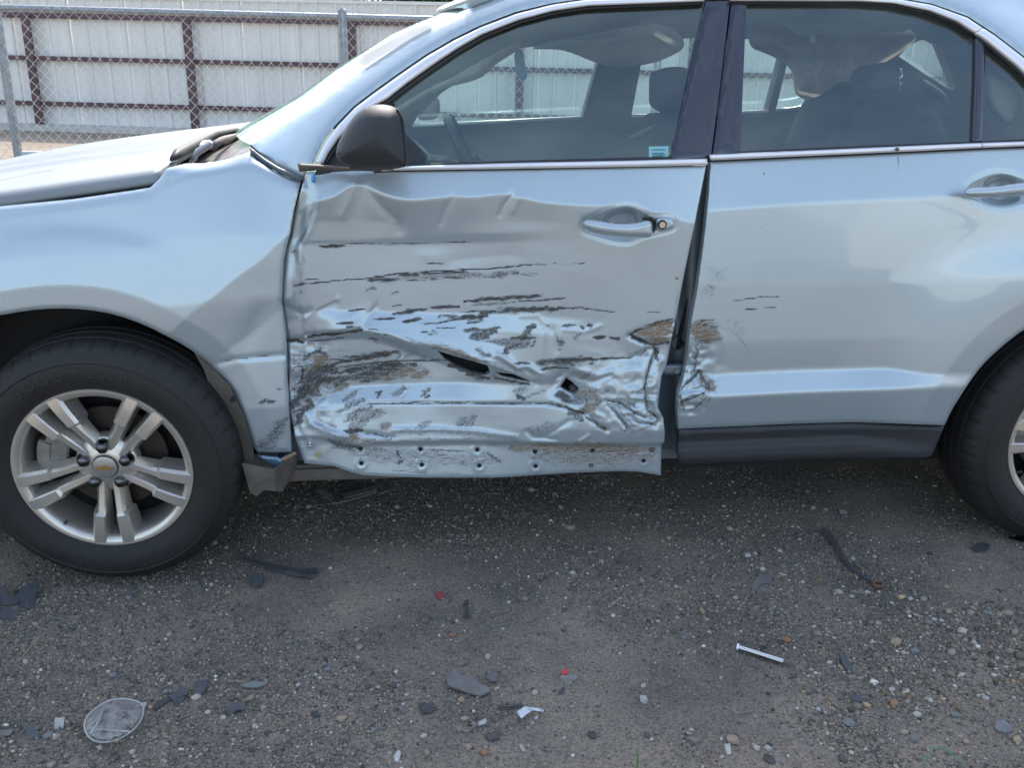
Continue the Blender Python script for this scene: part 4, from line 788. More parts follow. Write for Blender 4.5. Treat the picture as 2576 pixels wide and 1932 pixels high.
# ---- body side: A pillar, cantrail and quarter in one pressing
GAP = [(787, 413), (795, 391), (814, 353), (845, 312), (890, 266), (936, 231), (1000, 185), (1071, 136), (1140, 96), (1207, 63), (1297, 29), (1388, 7), (1480, -6), (1772, -16), (2164, -14), (2250, -8), (2345, 8), (2435, 40), (2503, 84), (2576, 140), (2660, 214), (2700, 268), (2690, 330), (2660, 352)]
CROWN = [(1189, 16), (1290, -22), (1500, -62), (1900, -88), (2300, -88), (2700, -80), (3100, -50), (3450, 20), (3580, 150)]
FRONT = [(633, 364), (741, 298), (800, 262), (904, 181), (980, 130), (1060, 77), (1130, 42), (1189, 16)]
gd = A_(GAP, float)
def side_depth(px, py):
    P = np.stack([px, py], -1); d = seg_dist(P, gd, False); g = GLASS(px, py)
    base = np.minimum(g, .30+.0004*np.clip(-py, 0, 200))
    low = sstep(300, 430, py)*sstep(1000, 800, px)
    k = np.clip(d/95., 0, 1.6)
    return base-.004+.085*k**1.7*(1-low*.3)+.012*np.clip(d/95., 0, 1)
SIDE = FRONT+CROWN[1:]+[(3650, 340), (3700, 620), (3690, 1000), (3400, 1090), (3120, 1060), (3090, 930), (3030, 850), (2940, 795), (2840, 772), (2740, 772), (2648, 795), (2652, 600), (2650, 500), (2648, 366)]+GAP[::-1]+[(770, 424), (761, 449), (700, 418), (664, 393), (636, 368)]
panel('body_side', SIDE, side_depth, PNT, CAR, step=11, edge_r=.008, edge_w=12)
strip('cowl_side_trim', None, ([(630, 371), (660, 395), (700, 420), (764, 447)], [(629, 385), (660, 410), (700, 434), (757, 457)]), lambda px, py: .155-.055*sstep(630, 760, px), .010, material('dull_blue_grey_trim', (.10, .125, .155), .42), CAR)
# chrome round the windows
def chrome(name, outer, inner, parent): return strip(name, None, (outer, inner), lambda px, py: GLASS(px, py)-.006, .012, CHR, parent, step=8)
CH_O = [(793, 410), (800, 393), (818, 357), (849, 316), (893, 270), (939, 235), (1003, 189), (1074, 140), (1143, 100), (1210, 67), (1299, 33), (1390, 10), (1480, -3), (1772, -13)]
CH_I = [(814, 410), (826, 385), (850, 350), (890, 305), (930, 272), (972, 250), (1025, 208), (1090, 162), (1150, 122), (1211, 87), (1305, 50), (1392, 27), (1480, 14), (1772, 2.5)]
chrome('window_moulding', CH_O, CH_I, FDOOR)
chrome('window_moulding', [(1838, -13), (2164, -11), (2250, -5), (2344, 11), (2433, 43), (2474, 70)], [(1838, 1.5), (2164, 2.5), (2250, 8), (2339, 27), (2408, 54), (2450, 82)], RDOOR)
chrome('window_moulding', [(2475, 70.5), (2501, 87), (2574, 143), (2655, 218)], [(2451, 82.5), (2482, 104), (2560, 168), (2640, 250)], RDOOR)
# black seals, pillar trims, glass
GW = [(816, 412), (828, 390), (855, 350), (893, 309), (934, 276), (976, 254), (1029, 212), (1094, 166), (1154, 126), (1215, 91), (1307, 54), (1394, 31), (1480, 18), (1775, 7), (1776, 3), (1686, 399)]
off = lambda o: (lambda px, py: GLASS(px, py)+o)
panel('window_glass', [(1010, 330), (990, 250), (1034, 222), (1098, 175), (1158, 135), (1218, 100), (1310, 62), (1396, 39), (1480, 26), (1772, 8), (1686, 401), (1076, 417), (1024, 420)], off(.014), GLS, FDOOR, step=24, thick=.004, edge_r=0)
strip('window_seal', None, (CH_I, [(824, 410), (836, 390), (862, 352), (902, 310), (940, 279), (982, 256), (1033, 216), (1098, 170), (1157, 130), (1217, 95), (1309, 58), (1396, 35), (1480, 22), (1772, 9)]), off(.002), .003, RUB, FDOOR, step=8)
panel('mirror_sail', [(790, 440), (800, 420), (826, 394), (855, 355), (900, 312), (950, 282), (1010, 300), (1021, 334), (1076, 389), (1077, 417), (1077, 428), (950, 434)], off(.012), PLA, FDOOR, step=12, thick=.02, edge_r=.003)
panel('pillar_trim', [(1775, 3), (1836, 1), (1811, 217), (1789, 386), (1782, 398), (1685, 402)], off(-.002), APL, FDOOR, step=12, edge_r=.004, edge_w=7)
panel('pillar_trim', [(1841, 1), (1878, 4), (1870, 190), (1862, 383), (1793, 387), (1816, 217)], off(-.002), APL, RDOOR, step=12, edge_r=.004, edge_w=7)
panel('window_glass', [(1874, 6), (2164, 6), (2252, 12), (2341, 32), (2408, 60), (2457, 88), (2447, 360), (1860, 386)], off(.014), GLS, RDOOR, step=24, thick=.004, edge_r=0)
strip('window_seal', None, ([(1838, 1.5), (2164, 2.5), (2250, 8), (2339, 27), (2408, 54), (2452, 83)], [(1838, 8), (2164, 9), (2250, 15), (2335, 34), (2404, 60), (2448, 89)]), off(.002), .003, RUB, RDOOR, step=8)
strip('window_divider', None, ([(2454, 86), (2453, 200), (2446, 360)], [(2480, 100), (2476, 220), (2469, 359)]), off(.006), .006, APL, RDOOR)
panel('quarter_glass', [(2476, 100), (2560, 168), (2630, 240), (2648, 290), (2635, 345), (2576, 350), (2467, 356)], off(.014), GLS, RDOOR, step=24, thick=.004, edge_r=0)
strip('window_seal', None, ([(2482, 104), (2560, 168), (2640, 250)], [(2476, 110), (2554, 175), (2632, 255)]), off(.002), .003, RUB, RDOOR)
strip('window_seal', None, ([(1862, 381), (2100, 370), (2470, 355), (2640, 348)], [(1862, 388), (2100, 377), (2470, 361), (2640, 354)]), off(.004), .004, RUB, RDOOR)
strip('window_seal', None, ([(1076, 411), (1300, 404), (1690, 394)], [(1076, 418), (1300, 411), (1690, 402)]), off(.004), .004, RUB, FDOOR)
# sticker on the glass
STK = material('pale_teal_sticker', (.25, .52, .54), .5); STI = material('sticker_ink', (.04, .13, .15), .6)
st = panel('window_sticker', [(1632, 368), (1682, 367), (1681, 396), (1632, 398)], off(.011), STK, FDOOR, step=12, thick=.0008, edge_r=0)
for k, (x0, x1, yy) in enumerate(((1640, 1674, 375), (1640, 1670, 384), (1642, 1674, 388), (1640, 1668, 392))):
    panel('sticker_print', [(x0, yy), (x1, yy-.5), (x1, yy+1.6), (x0, yy+2)], off(.0095), STI, st, step=12, thick=0, edge_r=0)
inflate('tape_scrap', [(787, 438), (791, 437), (794, 446), (792, 458), (784, 459), (783, 447)], .085, .003, .002, material('blue_tape', (.10, .38, .75), .5), FDOOR, step=4, width=5)

# ---- mirror
mo = smooth_poly([(845, 376), (856, 345), (880, 303), (905, 276), (930, 264), (965, 261), (996, 269), (1012, 285), (1018, 320), (1026, 400), (1021, 418), (996, 425), (945, 424), (890, 421), (862, 412), (846, 398)], 2)
MIR = inflate('side_mirror', mo, -.085, .075, .10, PLA, FDOOR, step=4, width=75, power=.55)
strip('mirror_seam', None, ([(846, 384), (860, 386)], [(846, 386), (860, 388)]), flat(-.115), .002, DRK, MIR)
strip('mirror_rim', None, ([(1003, 274), (1016, 300), (1026, 402), (1019, 420)], [(997, 274), (1010, 300), (1019, 402), (1013, 420)]), flat(-.105), .006, PLA, MIR)
inflate('mirror_arm', [(880, 395), (990, 400), (990, 428), (880, 424)], .0, .03, .07, PLA, MIR, step=6, width=16)

# ---- cladding, rocker, pillar behind the gap, wheel arch liners
def clad_depth(px, py):
    return loft([[(1690, 1082, .058), (2150, 1065, .056), (2390, 1071, .05)], [(1690, 1092, .052), (2150, 1075, .050), (2390, 1080, .046)], [(1690, 1096, .060), (2150, 1080, .058), (2390, 1084, .048)], [(1690, 1118, .068), (2150, 1102, .066), (2300, 1112, .060), (2390, 1125, .048)],
                 [(1690, 1130, .052), (2150, 1108, .050), (2300, 1140, .052), (2390, 1150, .05)], [(1690, 1160, .050), (2150, 1145, .048), (2390, 1152, .052)], [(1690, 1172, .070), (2150, 1158, .068), (2390, 1160, .065)]], 4)(px, py)
panel('door_cladding', [(1709, 1081), (2000, 1068), (2150, 1064), (2376, 1072), (2362, 1105), (2343, 1146), (2327, 1151), (2083, 1153), (1900, 1160), (1713, 1169), (1706, 1140)], clad_depth, PLA, RDOOR, step=8, edge_r=.006, edge_w=6)
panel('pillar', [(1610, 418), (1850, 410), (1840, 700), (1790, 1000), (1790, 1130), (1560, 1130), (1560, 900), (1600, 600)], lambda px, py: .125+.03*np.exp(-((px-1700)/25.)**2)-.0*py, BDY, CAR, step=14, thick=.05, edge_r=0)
def bolt(name, px, py, y, r, mat, parent, dep=.006):
    q = at_y(px, py, y)[0]; bm = bmesh.new(); tube(bm, [(q[0], y-dep, q[2]), (q[0], y+.01, q[2])], [r*.85, r], 18); return from_bm(name, bm, mat, parent, True, 40)
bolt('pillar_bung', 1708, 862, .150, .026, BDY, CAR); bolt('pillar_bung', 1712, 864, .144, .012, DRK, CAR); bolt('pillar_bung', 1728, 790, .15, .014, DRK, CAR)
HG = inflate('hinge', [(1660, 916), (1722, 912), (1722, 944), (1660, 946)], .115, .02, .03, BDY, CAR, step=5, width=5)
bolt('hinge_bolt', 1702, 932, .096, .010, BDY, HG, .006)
strip('door_seal', None, ([(1790, 420), (1762, 560), (1728, 740), (1700, 880)], [(1797, 420), (1770, 560), (1737, 740), (1709, 880)]), flat(.145), .012, RUB, CAR)
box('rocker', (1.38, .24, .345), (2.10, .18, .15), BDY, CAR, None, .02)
box('rocker_trim', (.62, .155, .285), (.34, .10, .05), PLG, CAR, None, .01)
def liner(name, cx, x_to):
    bm = bmesh.new(); n = 26; R0 = .452; pr = []
    for k in range(n+1):
        a = math.radians(-14+208*k/n); pr.append((cx+R0*math.cos(a), .375+R0*math.sin(a)))
    fr = [bm.verts.new((x, .115, z)) for x, z in pr]; bk = [bm.verts.new((x, .60, z)) for x, z in pr]
    for k in range(n): bm.faces.new((fr[k], fr[k+1], bk[k+1], bk[k]))
    bm.faces.new(bk)
    return from_bm(name, bm, DRK, CAR, True, 50)
liner('wheel_arch_liner', 0, 1); liner('wheel_arch_liner', 2.857, 1)
# torn splash guard hanging behind the front wheel
def guard_depth(px, py): return .012+.06*sstep(120, 0, seg_dist(np.stack([px, py], -1), A_([(486, 886), (514, 930), (542, 1018), (579, 1090), (608, 1166)]), False))
panel('splash_guard', [(487, 884), (500, 895), (536, 926), (578, 972), (613, 1049), (636, 1125), (640, 1160), (690, 1182), (650, 1175), (608, 1167), (579, 1090), (542, 1018), (514, 932)], guard_depth, PLG, CAR, step=6, thick=.006, edge_r=0)
gv = []
def px3(px, py, y): return at_y(px, py, y)[0]
FL = [px3(608, 1166, .02), px3(691, 1182, .00), px3(692, 1236, .005), px3(665, 1233, .01), px3(645, 1249, .02), px3(629, 1240, .025)]
SD = [px3(691, 1182, .00), px3(738, 1141, .11), px3(751, 1153, .12), px3(740, 1192, .11), px3(709, 1237, .03), px3(692, 1236, .005)]
sg = pydata('splash_flap', FL, [list(range(6))[::-1]], PLG, CAR, False); md = sg.modifiers.new('thickness', 'SOLIDIFY'); md.thickness = .005
sg2 = pydata('splash_flap', SD, [list(range(6))[::-1]], PLG, CAR, False); md = sg2.modifiers.new('thickness', 'SOLIDIFY'); md.thickness = .005
for hx, hy, yy in ((585, 1007, .03), (556, 1023, .07), (598, 1124, .07)): bolt('guard_hole', hx, hy, yy, .007, DRK, CAR, .003)
inflate('guard_bracket', [(690, 1160), (712, 1150), (740, 1136), (748, 1142), (728, 1155), (716, 1162)], .05, .006, .01, material('tan_bracket', (.25, .19, .13), .6), CAR, step=4, width=5)
inflate('fender_stay', [(650, 1146), (700, 1150), (712, 1162), (700, 1176), (668, 1162)], .045, .004, .01, material('blue_grey_steel', (.16, .26, .36), .3, .6), CAR, step=4, width=5)

# ---- wheels
def make_wheel(name, loc, steer=0., camber=0., turn=0.):
    w = bpy.data.objects.new(name, None); C.objects.link(w); w.parent = CAR; w.empty_display_size = .1
    w.location = Vector(loc)-CAR.location
    w.rotation_euler = (Matrix.Rotation(steer, 3, 'Z') @ Matrix.Rotation(camber, 3, 'X') @ Matrix.Rotation(turn, 3, 'Y')).to_euler()
    def sub(o): o.parent = w; o.location = (0, 0, 0); return o
    # tyre
    seg = 288; prof = [(.222, .05), (.226, .012), (.232, .004), (.240, .001), (.248, -.004), (.262, -.012), (.280, -.017), (.298, -.018), (.312, -.014), (.3145, -.0165), (.318, -.012), (.330, -.005), (.3375, .001), (.343, .006), (.348, .012), (.3535, .022), (.3575, .038), (.358, .052), (.350, .0535), (.350, .060), (.359, .0615), (.3605, .088), (.352, .0895), (.352, .098), (.361, .0995), (.361, .125), (.352, .1265), (.352, .135), (.3605, .1365), (.359, .165), (.350, .1665), (.350, .172), (.357, .1735), (.353, .195), (.340, .208), (.300, .222), (.24, .215), (.222, .17)]
    bm = bmesh.new(); rings = lathe_bm(bm, prof, seg)
    for ri, (r, y) in enumerate(prof):
        if (.338 <= r <= .3585 and .004 <= y <= .052) or (.338 <= r <= .358 and .173 <= y <= .21):
            for k in range(seg):
                 
                if k % 7 == 0 and r > .342: 
                    v = rings[ri][k]; s = (r-.0045)/r; v.co.x *= s; v.co.z *= s
        if abs(r-.3375) < .001 and y < .01:
            for k in range(seg):
                if k % 4 < 2: v = rings[ri][k]; v.co.y += .0025
    sub(from_bm('tyre', bm, TYR, None, True, 32))
    # raised side wall lettering
    def letters(txt, a0, da, rad, size, yb=-.0182):
        cu = bpy.data.curves.new('tyre_text', 'FONT'); cu.size = size; cu.extrude = .0004; cu.align_x = 'CENTER'; cu.body = 'X'
        for i, ch in enumerate(txt):
            if ch == ' ': continue
            cu.body = ch; tmp = bpy.data.objects.new('tmp', cu); C.objects.link(tmp); dg = bpy.context.evaluated_depsgraph_get(); dg.update()
            me = bpy.data.meshes.new_from_object(tmp.evaluated_get(dg)); bpy.data.objects.remove(tmp)
            a = math.radians(a0-da*i)
            M = Matrix.Rotation(math.pi/2-a, 4, 'Y') @ Matrix.Translation((0, yb, rad)) @ Matrix.Rotation(math.pi/2, 4, 'X')
            me.transform(M); me.materials.clear(); sub(link('tyre_letter', me, TYL, None, False))
    letters('GOODYEAR', 128, 8.2, .276, .040)
    letters('GOODYEAR', -52, 8.2, .276, .040)
    # rim
    bm = bmesh.new(); lathe_bm(bm, [(.236, .012), (.2368, .004), (.2345, .000), (.228, .0005), (.218, .004), (.2125, .010), (.209, .030), (.205, .060), (.203, .10), (.203, .19), (.222, .20)], 96)
    rim = sub(from_bm('rim', bm, ALU, None, True, 38))
    def pol(r, t, y): return (r*math.cos(t), y, r*math.sin(t))
    for k in range(5):
        phi = math.radians(270+72*k)
        bm = bmesh.new()
        for sgn in (-1, 1):
            #        r     inner  outer(lateral offsets)  y face  y chamfer
            st = [(.050, .004, .029, .026, .050), (.085, .0065, .0335, .021, .050), (.118, .0085, .0355, .013, .050), (.138, .0100, .0380, .008, .050), (.146, .0108, .0455, .0000, .056), (.185, .0140, .0510, -.0025, .060), (.212, .0160, .0555, -.0025, .060), (.2325, .0172, .0585, .0008, .03)]
            ring = []
            for r, li, lo_, yf, yb in st:
                pts = [(li-.004 if r > .07 else li, yb-.004), (li+.004, yf+.004), (li+.0075, yf), (lo_-.006, yf), (lo_+.001, yf+.009), (lo_+.009, yb)]
                rr = []
                for l, y in pts:
                    l *= sgn; rad = math.sqrt(max(r*r-l*l, 1e-6)); x, z = rad, l
                    rr.append(bm.verts.new((x*math.cos(phi)-z*math.sin(phi), y, x*math.sin(phi)+z*math.cos(phi))))
                ring.append(rr)
            for i in range(len(ring)-1):
                for j in range(5): bm.faces.new((ring[i][j], ring[i][j+1], ring[i+1][j+1], ring[i+1][j]))
            bm.faces.new(ring[0]); bm.faces.new(ring[-1])
        s = from_bm('spoke', bm, ALU, None, True, 24); sub(s)
    # hub with lug pockets
    bm = bmesh.new(); lathe_bm(bm, [(.0005, .022), (.033, .022), (.037, .021), (.044, .024), (.060, .030), (.078, .036), (.084, .044), (.084, .075)], 60); sub(from_bm('hub', bm, ALU, None, True, 40))
    bm = bmesh.new(); lathe_bm(bm, [(.0005, .0125), (.028, .0130), (.0315, .0145), (.0325, .018), (.0325, .028)], 48); sub(from_bm('centre_cap', bm, CAP, None, True, 40))
    bm = bmesh.new(); lathe_bm(bm, [(.0345, .0205), (.0345, .0195), (.0327, .0195)], 48); sub(from_bm('cap_ring', bm, DRK, None, True, 40))
    # gold bow tie emblem, seated upright
    tie = [(-.0235, -.0042), (-.0075, -.0042), (-.0075, -.0078), (.0050, -.0078), (.0066, -.0042), (.0220, -.0042), (.0240, .0042), (.0082, .0042), (.0082, .0078), (-.0046, .0078), (-.0060, .0042), (-.0215, .0042)]
    bm = bmesh.new(); f0 = [bm.verts.new((x, .0110, z)) for x, z in tie]; f1 = [bm.verts.new((x*1.04, .0135, z*1.1)) for x, z in tie]
    bm.faces.new(f0[::-1]); [bm.faces.new((f0[i], f0[(i+1) % 12], f1[(i+1) % 12], f1[i])) for i in range(12)]
    em = from_bm('emblem', bm, GLD, None, False); sub(em); em.rotation_euler = (0, -turn+.03, 0)
    for k in range(5):
        a = math.radians(90+72*k); cx, cz = .0575*math.cos(a), .0575*math.sin(a)
        bm = bmesh.new(); lathe_bm(bm, [(.0205, .036), (.0205, .0295), (.0190, .0275)], 24); bmesh.ops.translate(bm, verts=bm.verts, vec=(cx, 0, cz)); sub(from_bm('lug_pocket', bm, DRK, None, True, 40))
        bm = bmesh.new(); lathe_bm(bm, [(.0175, .034), (.0175, .018), (.0155, .012), (.011, .0085), (.0005, .0072)], 6); bmesh.ops.translate(bm, verts=bm.verts, vec=(cx, 0, cz)); bmesh.ops.bevel(bm, geom=bm.edges[:], offset=.0015, segments=2, affect='EDGES'); sub(from_bm('lug_nut', bm, DKC, None, True, 50))
    # brake disc, caliper, backing
    bm = bmesh.new(); lathe_bm(bm, [(.05, .070), (.085, .068), (.087, .085), (.150, .085), (.150, .105)], 60); sub(from_bm('brake_disc', bm, DSK, None, True, 40))
    bm = bmesh.new(); lathe_bm(bm, [(.0005, .125), (.203, .125), (.203, .128)], 48); sub(from_bm('brake_shield', bm, DRK, None, True))
    bm = bmesh.new()
    for a0, a1, r0, r1, y0, y1 in ((150, 192, .108, .172, .052, .13), (158, 184, .150, .188, .048, .12)):
        n = 8; A0 = [pol(r0, math.radians(a0+(a1-a0)*i/n), y0) for i in range(n+1)]; A1 = [pol(r1, math.radians(a0+(a1-a0)*i/n), y0) for i in range(n+1)]
        B0 = [(x, y1, z) for x, y, z in A0]; B1 = [(x, y1, z) for x, y, z in A1]
        vs = [[bm.verts.new(p) for p in L_] for L_ in (A0, A1, B1, B0)]
        for i in range(n):
            for q in range(4): bm.faces.new((vs[q][i], vs[q][i+1], vs[(q+1) % 4][i+1], vs[(q+1) % 4][i]))
        bm.faces.new([vs[q][0] for q in range(4)]); bm.faces.new([vs[q][n] for q in range(4)])
    bmesh.ops.bevel(bm, geom=bm.edges[:], offset=.004, segments=2, affect='EDGES', clamp_overlap=True)
    cl = from_bm('caliper', bm, CAL, None, True, 40); sub(cl); cl.rotation_euler = (0, -turn, 0)
    bm = bmesh.new(); a = math.radians(233); tube(bm, [pol(.214, a, .016), pol(.199, a, .003)], [.0055, .0048], 12); sub(from_bm('valve', bm, RUB, None, True, 40))
    return w
TYL = material('tyre_lettering_rubber', (.026, .026, .027), .6)
FW = make_wheel('wheel', (0, .02, .355), math.radians(-2.47), math.radians(3.18))
RW = make_wheel('wheel', (2.857, .025, .355), 0, 0, math.radians(22))
def far_wheel(x):
    bm = bmesh.new(); lathe_bm(bm, [(.10, .0), (.23, .0), (.30, -.01), (.35, .01), (.36, .05), (.36, .17), (.34, .21), (.1, .21)], 40); bmesh.ops.translate(bm, verts=bm.verts, vec=(x, 1.61, .355)); from_bm('wheel', bm, TYR, CAR, True, 40)
far_wheel(0); far_wheel(2.857)

# ---- roof, windscreen, far side, ends, floor
YM = .92
def at_side(pts): p = A_(pts, float); return at_y(p[:, 0], p[:, 1], side_depth(p[:, 0], p[:, 1]))
def across(rows, bulge, name, mat, n=22, inset=0., drop=0., parent=CAR):
    """sheet spanning the car from the near edge curve to its mirror image"""
    v = []; m = len(rows)
    for i, P in enumerate(rows):
        y0, y1 = P[1]+inset, 2*YM-P[1]-inset; bx, bz = bulge[i] if isinstance(bulge, list) else bulge
        for k in range(n):
            u = k/(n-1); w = 1-(2*u-1)**2; v.append((P[0]+bx*w, y0+(y1-y0)*u, P[2]+bz*w-drop))
    f = [(i*n+k, i*n+k+1, (i+1)*n+k+1, (i+1)*n+k) for i in range(m-1) for k in range(n-1)]
    return pydata(name, v, f, mat, parent)
crown3 = at_side(densify(CROWN[:9], 60, False)); front3 = at_side(densify(FRONT, 40, False))
nc = len(crown3); ro = across(crown3, [(-.055*max(0, 1-i/5), -.012+.057*min(1, i/6)) for i in range(nc)], 'roof', PNT); md = ro.modifiers.new('thickness', 'SOLIDIFY'); md.thickness = .03; md.offset = -1
across([p+A_((.02, 0, 0)) for p in crown3], [(-.06*max(0, 1-i/5), .02*min(1, i/6)) for i in range(nc)], 'headliner', HDL, inset=.05, drop=.05)
nf = len(front3)
across([p+A_((.005, 0, -.004)) for p in front3], [(-.125+.045*i/(nf-1), .0) for i in range(nf)], 'windshield', WSH, inset=.014)
ends = at_side([(3450, 20), (3580, 150), (3650, 340), (3700, 620), (3690, 1000)]); across(ends, (.10, 0), 'tailgate', PNT)
far_z = lambda z: 1.755-.47*np.clip(z-1.15, -.05, 1)
def far_px(pts):
    p = A_(pts, float); y = far_plane()(p[:, 0], p[:, 1]); X = at_y(p[:, 0], p[:, 1], y); return X[:, [0, 2]]
far_out = [(-.25, .62), (-.1, 1.03)]+[(p[0]+.02, p[2]) for p in front3]+[(p[0], p[2]) for p in crown3[2:]]+[(3.72, 1.25), (3.78, .9), (3.7, .42), (3.24, .5), (3.1, .72), (2.857, .79), (2.6, .72), (2.47, .5), (2.42, .3), (.42, .3), (.36, .5), (.2, .72), (0, .78)]
H1 = far_px([(1035, 317), (1050, 290), (1110, 232), (1200, 172), (1290, 122), (1380, 112), (1450, 110), (1518, 112), (1512, 130), (1500, 158), (1476, 245), (1462, 294), (1250, 305)])
H2 = far_px([(1584, 290), (1596, 225), (1608, 160), (1614, 112), (1720, 96), (1780, 92), (1900, 98), (1968, 106), (1958, 150), (1926, 277), (1880, 281), (1700, 287)])
H3 = far_px([(1945, 274), (1962, 205), (1975, 150), (1984, 112), (2040, 130), (2085, 165), (2075, 215), (2040, 250), (2010, 267), (1980, 271)])
H4 = far_px([(2252, 141), (2278, 112), (2306, 100), (2335, 100), (2354, 111), (2376, 165), (2396, 216), (2390, 225), (2376, 222), (2310, 180)])
P, T = cdt(far_out, .06, [H1, H2, H3, H4])
v0 = np.stack([P[:, 0], far_z(P[:, 1])-.03, P[:, 1]], -1); v1 = v0+A_((0, .06, 0)); nv = len(P)
E_ = np.concatenate([T[:, [0, 1]], T[:, [1, 2]], T[:, [2, 0]]]); ky = np.minimum(E_[:, 0], E_[:, 1])*nv+np.maximum(E_[:, 0], E_[:, 1]); _, ix, ct = np.unique(ky, return_index=True, return_counts=True)
fs = [tuple(t) for t in T]+[tuple(nv+t[::-1]) for t in T]+[(b, a, nv+a, nv+b) for a, b in E_[ix[ct == 1]]]
fo = pydata('passenger_side', np.vstack([v0, v1]), fs, [INT, PNT], CAR, False)
fo.data.polygons.foreach_set('material_index', [0]*len(T)+[1]*len(T)+[0]*(len(fs)-2*len(T))); bmx = bmesh.new(); bmx.from_mesh(fo.data); bmesh.ops.recalc_face_normals(bmx, faces=bmx.faces); bmx.to_mesh(fo.data); bmx.free()
for h in (H1, H2, H3, H4):
    hp = densify(h, .2); v = [(x, far_z(np.array([z]))[0]+.012, z) for x, z in hp]; pydata('window_glass', v, [list(range(len(hp)))], GLS, fo, False)
def far_strip(name, pts, w, mat, dy):
    X = far_px(pts); bm = bmesh.new(); tube(bm, [(x, far_z(np.array([z]))[0]+dy, z) for x, z in X], w, 8); return from_bm(name, bm, mat, fo, True)
far_strip('sill_moulding', [(1036, 315), (1250, 304), (1461, 293.5)], .0075, CHR, -.035); far_strip('sill_moulding', [(1584, 290), (1700, 287), (1925, 278.5)], .0075, CHR, -.035)
far_strip('sill_moulding', [(1946, 274.5), (1985, 272), (2012, 267), (2038, 252), (2050, 240)], .0075, CHR, -.035)
# far wing mirror, seen through both windows
fm = inflate('side_mirror', smooth_poly([(1050, 278), (1056, 252), (1080, 243), (1098, 240), (1107, 252), (1107, 288), (1098, 299), (1066, 303), (1052, 300)], 2), 1.90, .02, .10, PLA, CAR, step=4, width=12)
inflate('mirror_glass', smooth_poly([(1058, 276), (1062, 258), (1082, 250), (1096, 248), (1101, 256), (1100, 285), (1094, 293), (1068, 297), (1059, 294)], 2), 1.882, .004, .004, APL, fm, step=5, width=5)
box('floor_pan', (1.5, .92, .27), (4.4, 1.42, .10), DRK, CAR)
box('engine_bay', (-.36, .92, .70), (1.0, 1.30, .55), DRK, CAR, None, .05)
box('front_bumper', (-.93, .92, .58), (.28, 1.66, .62), PNT, CAR, None, .09)
box('rear_bumper', (3.78, .92, .52), (.26, 1.66, .40), PNT, CAR, None, .08)
panel('passenger_fender', [(0, 0), (1, 0), (1, 1)], flat(1.8), PNT, CAR, step=1, thick=0) if False else box('passenger_fender', (-.42, 1.76, .80), (.66, .08, .42), PNT, CAR, None, .03)
box('firewall', (.36, .92, .72), (.06, 1.6, .75), DRK, CAR)
# door inner trims so the cabin is closed towards the viewer
box('door_trim', (1.10, .20, .76), (1.10, .05, .62), INB, CAR, None, .02); box('door_trim', (2.06, .19, .68), (.84, .05, .82), INB, CAR, None, .02)

# ---- cabin
box('dashboard', (.62, .92, .98), (.36, 1.52, .26), INB, CAR, Matrix.Rotation(.25, 3, 'Y'), .06)
inflate('instrument_hood', smooth_poly([(1024, 340), (1060, 365), (1085, 392), (1150, 398), (1160, 425), (1020, 430)], 2), .45, .18, .18, INB, CAR, step=8, width=24)
tp = at_y(1130, 300, .47)[0]; tl = math.radians(24); cx = Vector(tp)+Vector((.185*math.sin(tl), 0, -.185*math.cos(tl)))
bm = bmesh.new(); ring = []
for k in range(40):
    a = 2*math.pi*k/40; ring.append(cx+Vector((-math.sin(tl)*math.cos(a)*.185, math.sin(a)*.185, math.cos(tl)*math.cos(a)*.185)))
tube(bm, ring, .017, 12, True); sw = from_bm('steering_wheel', bm, INB, CAR, True)
bm = bmesh.new(); bmesh.ops.create_uvsphere(bm, u_segments=16, v_segments=10, radius=.075, matrix=Matrix.Translation(cx) @ Matrix.Diagonal((.5, 1, 1, 1)).to_4x4()); tube(bm, [ring[10], cx, ring[30]], [.012, .03, .012], 8); from_bm('wheel_hub', bm, INB, sw, True)
def px_solid(name, pts, y, fr, re, mat, parent=CAR, width=26, it=2, step=9): return inflate(name, smooth_poly(pts, it), y, fr, re, mat, parent, step=step, width=width)
dseat = px_solid('driver_seat', [(1600, 470), (1622, 380), (1640, 300), (1668, 280), (1730, 280), (1750, 340), (1760, 470)], .45, .22, .22, FAB)
px_solid('headrest', [(1645, 288), (1646, 215), (1650, 185), (1664, 170), (1700, 166), (1735, 170), (1744, 200), (1742, 290)], .46, .11, .13, FAB, dseat, 20)
pseat = px_solid('passenger_seat', [(1440, 480), (1470, 430), (1490, 418), (1540, 414), (1580, 420), (1590, 480)], 1.33, .2, .2, FAB)
rseat = px_solid('rear_seat', [(2050, 440), (2085, 340), (2118, 265), (2170, 205), (2290, 195), (2350, 260), (2420, 440)], .80, .35, .45, FAB, CAR, 40)
px_solid('headrest', [(2168, 205), (2180, 172), (2204, 157), (2262, 152), (2288, 160), (2293, 200), (2288, 235), (2180, 240)], .55, .11, .13, FAB, rseat, 20)
px_solid('belt_strap', [(1575, 345), (1585, 340), (1660, 305), (1668, 312), (1640, 325), (1600, 350)], .30, .004, .004, INT, CAR, 4, 1, 4)
px_solid('belt_buckle', [(2264, 170), (2271, 170), (2270, 205), (2266, 236), (2262, 200)], .42, .006, .006, STL, CAR, 4, 1, 4)
px_solid('rear_pillar_trim', [(2474, 175), (2510, 186), (2545, 206), (2572, 245), (2545, 322), (2505, 290), (2482, 250)], .42, .03, .05, HDL, CAR, 22)
px_solid('rear_shelf', [(2300, 180), (2320, 195), (2380, 232), (2392, 262), (2398, 268), (2380, 265), (2330, 235)], 1.55, .02, .05, INT, CAR, 10)
